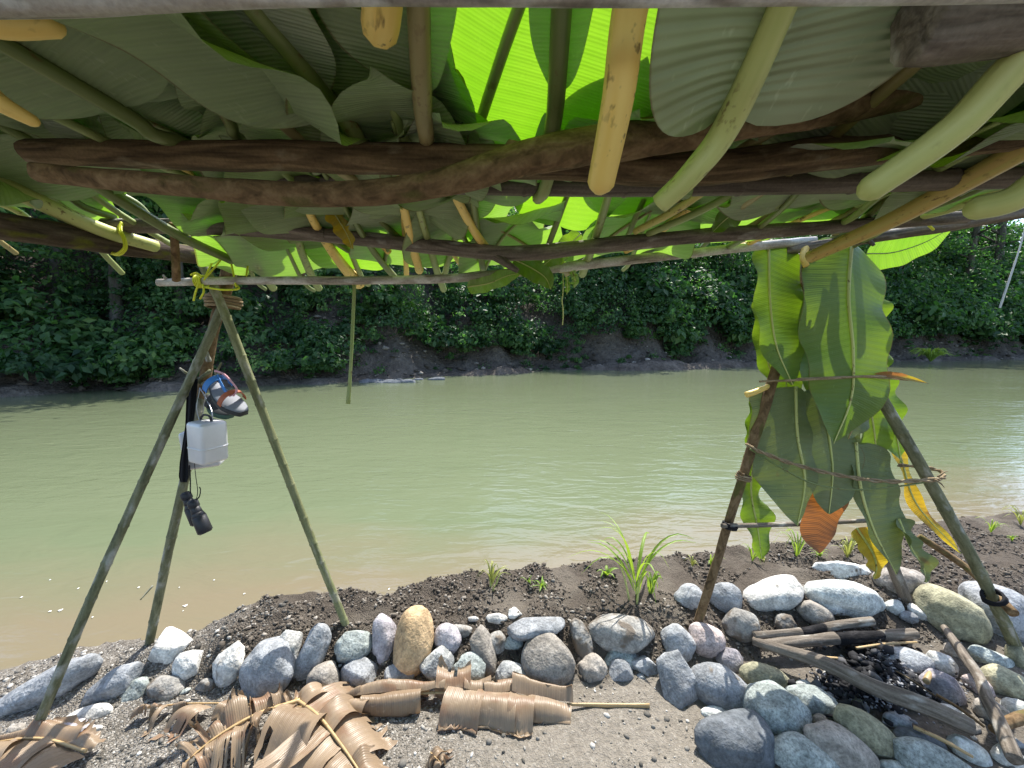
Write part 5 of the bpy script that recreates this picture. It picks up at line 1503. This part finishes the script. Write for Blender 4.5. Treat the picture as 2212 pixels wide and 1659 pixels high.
def braid(pts, r, mat, n=60, tw=40):
    c = catmull(pts, n)
    out = MB()
    for k in (0, math.pi):
        th = np.linspace(0, tw, n) + k
        q = c + np.stack([th * 0, np.cos(th) * r * .7, np.sin(th) * r * .7], 1)
        out.add(tube(q, r * .72, n=n, sides=6, rough=.2, seed=int(k)))
    return out
t = thing('fibre_rope', 'twisted pale fibre rope looped round the lower leaf screen', 'rope', P(1800, 1025, 1.5))
braid([P(1612, 960, 1.585), P(1640, 975, 1.55), P(1720, 1004, 1.54), P(1820, 1028, 1.53), P(1920, 1040, 1.52), P(2025, 1036, 1.53)], .0065, 'twine').build('strand', M['twine'], t)
braid([P(2025, 1036, 1.53), P(2040, 1030, 1.56), P(2028, 1016, 1.60), P(1985, 1008, 1.63), P(1940, 1005, 1.66)], .006, 'twine', 30, 18).build('strand', M['twine'], t)
for s in ([P(2020, 1036, 1.52), P(2034, 1046, 1.51), P(2040, 1054, 1.51)], [P(2026, 1030, 1.52), P(2040, 1020, 1.52), P(2048, 1018, 1.52)]):
    g = tube(s, [.004, .001], n=8, sides=5); mobj('frayed_end', g[0], g[1], M['twine'], t, tc=g[2])
log('dark_cord', 'thin dark cord sagging below the fibre rope', 'cord', [P(1620, 970, 1.56), P(1690, 1012, 1.53), P(1760, 1046, 1.52), P(1850, 1058, 1.52), P(1930, 1052, 1.52), P(2010, 1040, 1.53)], .0032, 'stem_deep', 0, sides=6)
log('dark_cord', 'dark loose cord end hanging under the cross stick', 'cord', [P(1872, 1140, 1.72), P(1858, 1152, 1.71), P(1862, 1180, 1.71), P(1866, 1208, 1.71)], .0025, 'stem_deep', 0, sides=6)
t = thing('fibre_rope', 'split fibre strip tied across the middle of the leaf screen', 'rope', P(1820, 815, 1.46))
g = tube([P(1640, 824, 1.55), P(1700, 822, 1.49), P(1800, 817, 1.455), P(1900, 813, 1.46), P(2006, 828, 1.50)], [.005, .0045, .0045, .004, .0012], n=50, sides=7, flat=.5, rough=.1); mobj('strand', g[0], g[1], M['twine'], t, tc=g[2])
g = tube([P(1720, 818, 1.49), P(1850, 814, 1.457), P(1990, 824, 1.49)], [.003, .003, .001], n=30, sides=6); mobj('strand', g[0], g[1], M['twine'], t, tc=g[2])
g = blade([P(1888, 808, 1.47), P(1935, 812, 1.47), P(2002, 827, 1.49)], (0, -1, .4), 8 * 1.48 / FPX, n=16, m=3, fold=.5, shape='grass'); mobj('yellow_sheath', g[0], g[1], M['leaf_yellowing'], t, tc=g[2])
log('stalk_end', 'yellow cut stalk end sticking out left of the leaf screen', 'stalk', [P(1612, 853, 1.60), P(1635, 845, 1.60), P(1665, 832, 1.62)], [.013, .012, .010], 'stem_yellow', .03)
log('stalk_end', 'knobby cut stalk between the upper hanging leaves', 'stalk', [P(1742, 575, 1.52), P(1735, 555, 1.53), P(1745, 525, 1.56)], [.012, .014, .013], 'stem_yellow', .1)
# wilted bits at the middle of the front pole
def bit(label, spine, w, leaf, seed, face=(0, -1, -.3), **kw):
    t = hung('wilted_leaf', label, spine, w, leaf, seed=seed, face=face, ribw=3, **kw)
    t['group'] = 'wilted leaf bits on the front pole'
bit('dark blue green leaf tip drooping at the middle of the front pole', [(1110, 560, 1.44), (1150, 580, 1.45), (1178, 600, 1.45), (1190, 625, 1.44)], 26, 'leaf_hung', 41, fold=.5)
bit('dark leaf corner hanging above the front pole middle', [(1255, 505, 1.30), (1215, 540, 1.34), (1175, 572, 1.38)], 22, 'leaf_hung', 42, fold=.3)
bit('lime curled leaf on the front pole left of the vine', [(1010, 620, 1.46), (1055, 612, 1.46), (1095, 596, 1.46), (1125, 590, 1.46)], 18, 'leaf_roof_c', 43, fold=.4)
bit('small lime pod shaped leaf beside the hanging vine', [(1224, 598, 1.48), (1226, 618, 1.48), (1224, 636, 1.48)], 6, 'leaf_roof_c', 44, fold=.5)
bit('small pale leaf dangling right of the vine', [(1236, 585, 1.48), (1242, 604, 1.48), (1240, 622, 1.48)], 8, 'leaf_roof', 45, fold=.3)
bit('yellow and white split leaf flap hanging over the crossbar', [(715, 450, 1.12), (735, 480, 1.14), (752, 510, 1.15), (762, 538, 1.15)], 20, 'leaf_yellowing', 46, fold=.5)
bit('dark green folded leaf hanging right above the crossbar', [(1620, 425, 1.05), (1590, 455, 1.10), (1560, 480, 1.14), (1540, 500, 1.16)], 26, 'leaf_hung', 47, fold=.2)

# ---------------------------------------------------------------- dry leaves on the ground
def dry_leaf(label, px, wl_, wr_, nstrip, arch, seed, stalk=None, r=.006, base_lift=.02, slant=.35, curl=1.0, wide=.95, jit=1.0, rib_drop=.0):
    """dead leaf: a midrib with torn, curling strips of blade on both sides"""
    rg = np.random.default_rng(seed)
    pts = [hit(u, v) + np.array([0, 0, base_lift + l]) for (u, v, l) in px]
    c = catmull(pts, 60)
    s = np.concatenate([[0], np.cumsum(np.linalg.norm(np.diff(c, axis=0), axis=1))])
    T = np.gradient(c, axis=0); T /= np.linalg.norm(T, axis=1)[:, None]
    t = thing('dry_leaf', label, 'dry leaf', pts[0], 'dry leaves on the ground')
    na, nb = 14, 11
    for sg, W in ((1, wl_), (-1, wr_)):
        if W <= 0: continue
        ws = np.exp(rg.normal(size=nstrip) * .45 * jit); ed = np.concatenate([[0], np.cumsum(ws)]) / ws.sum() * s[-1]
        for i in range(nstrip):
            if nstrip > 6 and rg.random() < .07: continue
            w = (ed[i + 1] - ed[i]) * wide
            s0 = (ed[i] + ed[i + 1]) / 2
            p0 = np.array([np.interp(s0, s, c[:, k]) for k in range(3)]); tt = nrm_([np.interp(s0, s, T[:, k]) for k in range(3)])
            side = nrm_(np.cross(tt, [0, 0, 1.0])) * sg
            out = nrm_(side + tt * (slant + rg.normal() * .22 * jit))
            env = math.sin(math.pi * min(1, max(.15, (i + .8) / nstrip))) ** .4
            L = W * env * (1 + rg.normal() * .22 * jit)
            L = max(L, .3 * W)
            A = arch * (.4 + 1.2 * rg.random()); cu = curl * (.55 + .8 * rg.random())
            fl = rg.random() < .18                      # a few tips turn up instead of under
            tw = rg.normal() * .5 * jit; cup = (.004 + .012 * rg.random()) * (1 if rg.random() < .7 else -1)
            rag = rg.normal(size=nb) * .10
            wdir0 = nrm_(tt - out * np.dot(tt, out) * .6)
            V = []; TC = []
            for a in np.linspace(0, 1, na):
                ww = w * .5 * (1 - .28 * max(0, a - .6) * rg.random())
                for jb, b_ in enumerate(np.linspace(-1, 1, nb)):
                    al = a * (1 + rag[jb] * a)
                    R_ = L / (2.1 * cu); ang = al * 2.1 * cu
                    ox = R_ * math.sin(ang); oz = (R_ * (1 - math.cos(ang)) * (.55 if fl else -1.0)) + A * math.sin(min(1, al * 1.3) * 3.14)
                    wd = nrm_(wdir0 + np.array([0, 0, tw * al * .5]))
                    q = p0 + out * ox + wd * (ww * b_) + np.array([0, 0, oz + cup * (b_ * b_ - .4) * (.4 + al) * 1.3])
                    q = q + out * (.010 * math.sin(b_ * 2.2 + i * 1.7) * al)
                    V.append(q); TC.append((s0 + b_ * ww + i * .03, al * L, .5))
            V = np.array(V)
            V[:, 2] += .006 * fbm(V * 22 + seed, 3, seed)
            gz = land(V[:, 0], V[:, 1], False) + .004
            lowm = V[:, 2] < gz
            V[lowm, 2] = gz[lowm] + np.minimum(.012, (gz[lowm] - V[lowm, 2]) * .12)
            slit = {int(y): int(rg.integers(4, 12)) for y in rg.integers(1, nb - 2, int(rg.integers(0, 3)))}
            F = [(x * nb + y, x * nb + y + 1, x * nb + y + nb + 1, x * nb + y + nb) for x in range(na - 1) for y in range(nb - 1) if x < slit.get(y, 99)]
            mobj('blade_strip', V, F, M['leaf_dry'], t, tc=np.array(TC))
    g = tube(c[::2] + [0, 0, .004 - rib_drop], [r, r * .8, r * .4], n=40, sides=7, rough=.1, seed=seed); mobj('midrib', g[0], g[1], M['stem_dry'], t, tc=g[2])
    if stalk:
        q = [hit(u, v) + np.array([0, 0, .015 + l]) for (u, v, l) in stalk]
        g = tube(q, [r, r * 1.3, r * 1.5], n=16, sides=8, rough=.15, seed=seed, flat=.6); mobj('stalk', g[0], g[1], M['stem_dry'], t, tc=g[2])
    return t
dry_leaf('long dry leaf lying in curled rolls below the wall middle', [(1225, 1538, .0), (1120, 1528, .02), (960, 1520, .025), (820, 1525, .015), (700, 1535, .0)], .10, .20, 7, .022, 201, stalk=[(1225, 1535, .01), (1310, 1532, .0), (1402, 1533, .0)], r=.006, curl=1.0, slant=.05, wide=1.25, base_lift=.035, rib_drop=.02, jit=.45)
dry_leaf('broad dry leaf with a pale rib at the bottom edge', [(640, 1545, .03), (690, 1590, .04), (740, 1650, .03), (790, 1720, .02)], .22, .20, 5, .02, 202, r=.006, curl=.4, slant=.25, wide=1.25, base_lift=.03, jit=.6)
dry_leaf('torn dry leaf with many fringes at the lower left of centre', [(650, 1548, .03), (560, 1585, .04), (470, 1632, .03), (400, 1685, .02)], .14, .16, 11, .025, 203, r=.006, curl=.7, slant=.3, base_lift=.03)
dry_leaf('shrivelled dry leaf strips on gravel at left', [(680, 1540, .0), (560, 1538, .01), (460, 1538, .015), (380, 1540, .015), (300, 1550, .01)], .0, .12, 8, .02, 204, r=.0035, curl=.6, slant=.35, base_lift=.015, wide=.75, jit=1.4)
dry_leaf('dry leaf piece round the left cane foot at the corner', [(190, 1650, .02), (90, 1628, .03), (-40, 1640, .03)], .06, .20, 3, .02, 205, r=.005, curl=.3, slant=.1, wide=1.3, jit=.5)
dry_leaf('small dry shred at the bottom edge right of the leaf pile', [(930, 1640, .0), (955, 1665, .0)], .06, .06, 3, .01, 206, r=.002, curl=.6)

# ---------------------------------------------------------------- hearth: logs, charcoal
def gl(u, v, l=0.0): return hit(u, v) + np.array([0, -.3 * l, l])
HL = dict(group='firewood of the hearth')
def burnt(label, pts, rad, a, b, mat='bark_grey', seed=0):
    t = thing('firewood_log', label, 'firewood', pts[0], HL['group'])
    c = catmull(pts, 40); r = np.interp(np.linspace(0, 1, 40), np.linspace(0, 1, len(rad)), rad)
    ia, ib = int(a * 39), int(b * 39)
    for nm, x, y, m_ in (('shaft', 0, ia + 1, mat), ('charred_part', ia, ib + 1, 'char'), ('log_end', ib, 40, mat)):
        if y - x < 2: continue
        g = tube(c[x:y], r[x:y] * (1.0 if nm != 'charred_part' else .97), n=max(6, y - x), sides=14, rough=.12 if nm != 'charred_part' else .2, seed=seed)
        mobj(nm, g[0], g[1], M[m_], t, tc=g[2])
burnt('short log with a charred middle at the back of the hearth', [gl(1638, 1412, .05), gl(1760, 1402, .055), gl(1850, 1396, .055), gl(1965, 1386, .05)], [.022, .024, .024, .021], .48, .80, seed=1)
burnt('thinner forked stick lying behind the charred log', [gl(1622, 1394, .06), gl(1720, 1386, .06), gl(1800, 1372, .06), gl(1872, 1362, .06)], [.014, .016, .019, .017], .35, .55, seed=2)
log('firewood_log', 'long thick grey log lying diagonally across the hearth', 'firewood', [gl(1620, 1402, .05), gl(1760, 1462, .085), gl(1880, 1525, .09), gl(1980, 1560, .085), gl(2075, 1598, .07)], [.015, .024, .027, .027, .025], 'bark_grey', .13, seed=31, sides=16, **HL)
log('firewood_log', 'pale curved lichen covered stick right of the charcoal', 'firewood', [gl(2028, 1372, .05), gl(2062, 1430, .06), gl(2092, 1490, .075), gl(2108, 1545, .085), gl(2135, 1600, .08), gl(2165, 1668, .07)], [.012, .017, .017, .019, .019, .020], 'bark_grey', .13, seed=32, sides=14, **HL)
log('firewood_log', 'brown branch reaching in from the lower right edge', 'firewood', [gl(2125, 1600, .06), gl(2170, 1582, .07), gl(2260, 1555, .06)], [.012, .016, .018], 'bark_brown', .14, seed=33, **HL)
for i, (l, a, b, r) in enumerate([('thin twig under the right end of the long log', (1960, 1590), (2085, 1655), .006), ('thin stick crossing over the charcoal', (1900, 1455), (2010, 1525), .003), ('peeled twig beside the pale curved stick', (2010, 1520), (2110, 1590), .005), ('split kindling stick along the charred log', (1840, 1418), (1970, 1405), .005), ('short bent twig left of the charcoal', (1745, 1445), (1800, 1440), .006), ('small light wood chip right of the charcoal', (1988, 1492), (2000, 1470), .010)]):
    A_, B_ = gl(a[0], a[1], .05), gl(b[0], b[1], .05)
    log('kindling', l, 'twig', [A_, (A_ + B_) / 2 + [0, 0, .006], B_], [r, r, r * .7], ['stem_dry', 'bark_dark', 'bark_brown', 'stem_dry', 'stem_dry', 'stem_dry'][i], .1, seed=40 + i, group='kindling of the hearth', sides=8)
def charcoal():
    rg = np.random.default_rng(6)
    n = 1100
    u = 1895 + rg.normal(size=n) * 55; v = 1478 + rg.normal(size=n) * 26
    pts = np.array([hit(a, b) for a, b in zip(u, v)])
    pts[:, 2] += .018 + .045 * rg.random(n) * np.exp(-((u - 1895) / 60) ** 2)
    scatter_small('charcoal', 'black charcoal and cinders of the burnt out fire', 'charcoal', pts, (.006, .020), m_pebble('charcoal', [(0, (.006, .006, .007)), (.7, (.02, .02, .023)), (.9, (.07, .07, .075)), (1, (.25, .25, .26))], .8), 1, rg, .8, rough=.3)
    n = 1300
    u = 1910 + rg.normal(size=n) * 75; v = 1490 + rg.normal(size=n) * 28
    pts = np.array([hit(a, b) for a, b in zip(u, v)]); pts[:, 2] += .012 + .05 * rg.random(n) * np.exp(-((u - 1910) / 60) ** 2)
    scatter_small('ash_flakes', 'grey ash flakes round the charcoal', 'ash', pts, (.003, .010), M['ash'], 1, rg, .5, rough=.25)
charcoal()

# ---------------------------------------------------------------- plants on the shore
b = hit(1372, 1296)
grass_tuft('maize_plant', 'tall fresh green grass plant on the shore at centre right', 'plant', b, 15, .33, .25, M['grass'], .0065, 301, stem=True)
grass_tuft('grass_clump', 'young upright shoot left of the tall grass plant foot', 'plant', hit(1405, 1285), 8, .15, .06, M['grass'], .007, 303)
grass_tuft('grass_clump', 'small yellowish grass tuft at the water edge left of centre right', 'grass', hit(1062, 1268), 16, .12, .10, M['grass_pale'], .004, 304, stem=True)
grass_tuft('grass_clump', 'tiny green sprout between the two shore grasses', 'grass', hit(1142, 1262), 7, .05, .04, M['grass'], .003, 305)
grass_tuft('grass_clump', 'low dark sprout at the water edge right of the tiny one', 'grass', hit(1170, 1268), 12, .035, .05, M['grass'], .004, 306)
grass_tuft('grass_clump', 'low leafy weed at the foot of the tall grass plant', 'grass', hit(1310, 1245), 6, .06, .05, M['grass'], .009, 307)
for i, (u, v, h_, n_, l) in enumerate([(1495, 1224, .07, 9, 'weed at the shore left of the brown leg'), (1535, 1220, .10, 8, 'thin weed at the shore touching the brown leg'), (1625, 1212, .11, 9, 'weed right of the brown leg'), (1650, 1215, .05, 10, 'low weed beneath the torn hanging leaf'),
                                    (1722, 1205, .20, 14, 'upright grass tuft under the orange leaf tip'), (1770, 1205, .07, 12, 'low grass between two tufts behind the pale stones'), (1830, 1205, .15, 16, 'spreading grass tuft beneath the leaf screen middle'), (1880, 1195, .16, 8, 'grass stems beside the rear leg'),
                                    (2140, 1150, .12, 9, 'small weed on the right shore'), (2205, 1135, .16, 12, 'weed at the right edge of the shore'), (2185, 1170, .05, 10, 'low weed on mud at the right edge')]):
    grass_tuft('shore_weed', 'small green ' + l, 'weed', hit(u, v), n_, h_, h_ * .6, M['grass'] if i % 3 else M['grass_pale'], .0035, 320 + i, group='weeds along the near shore')
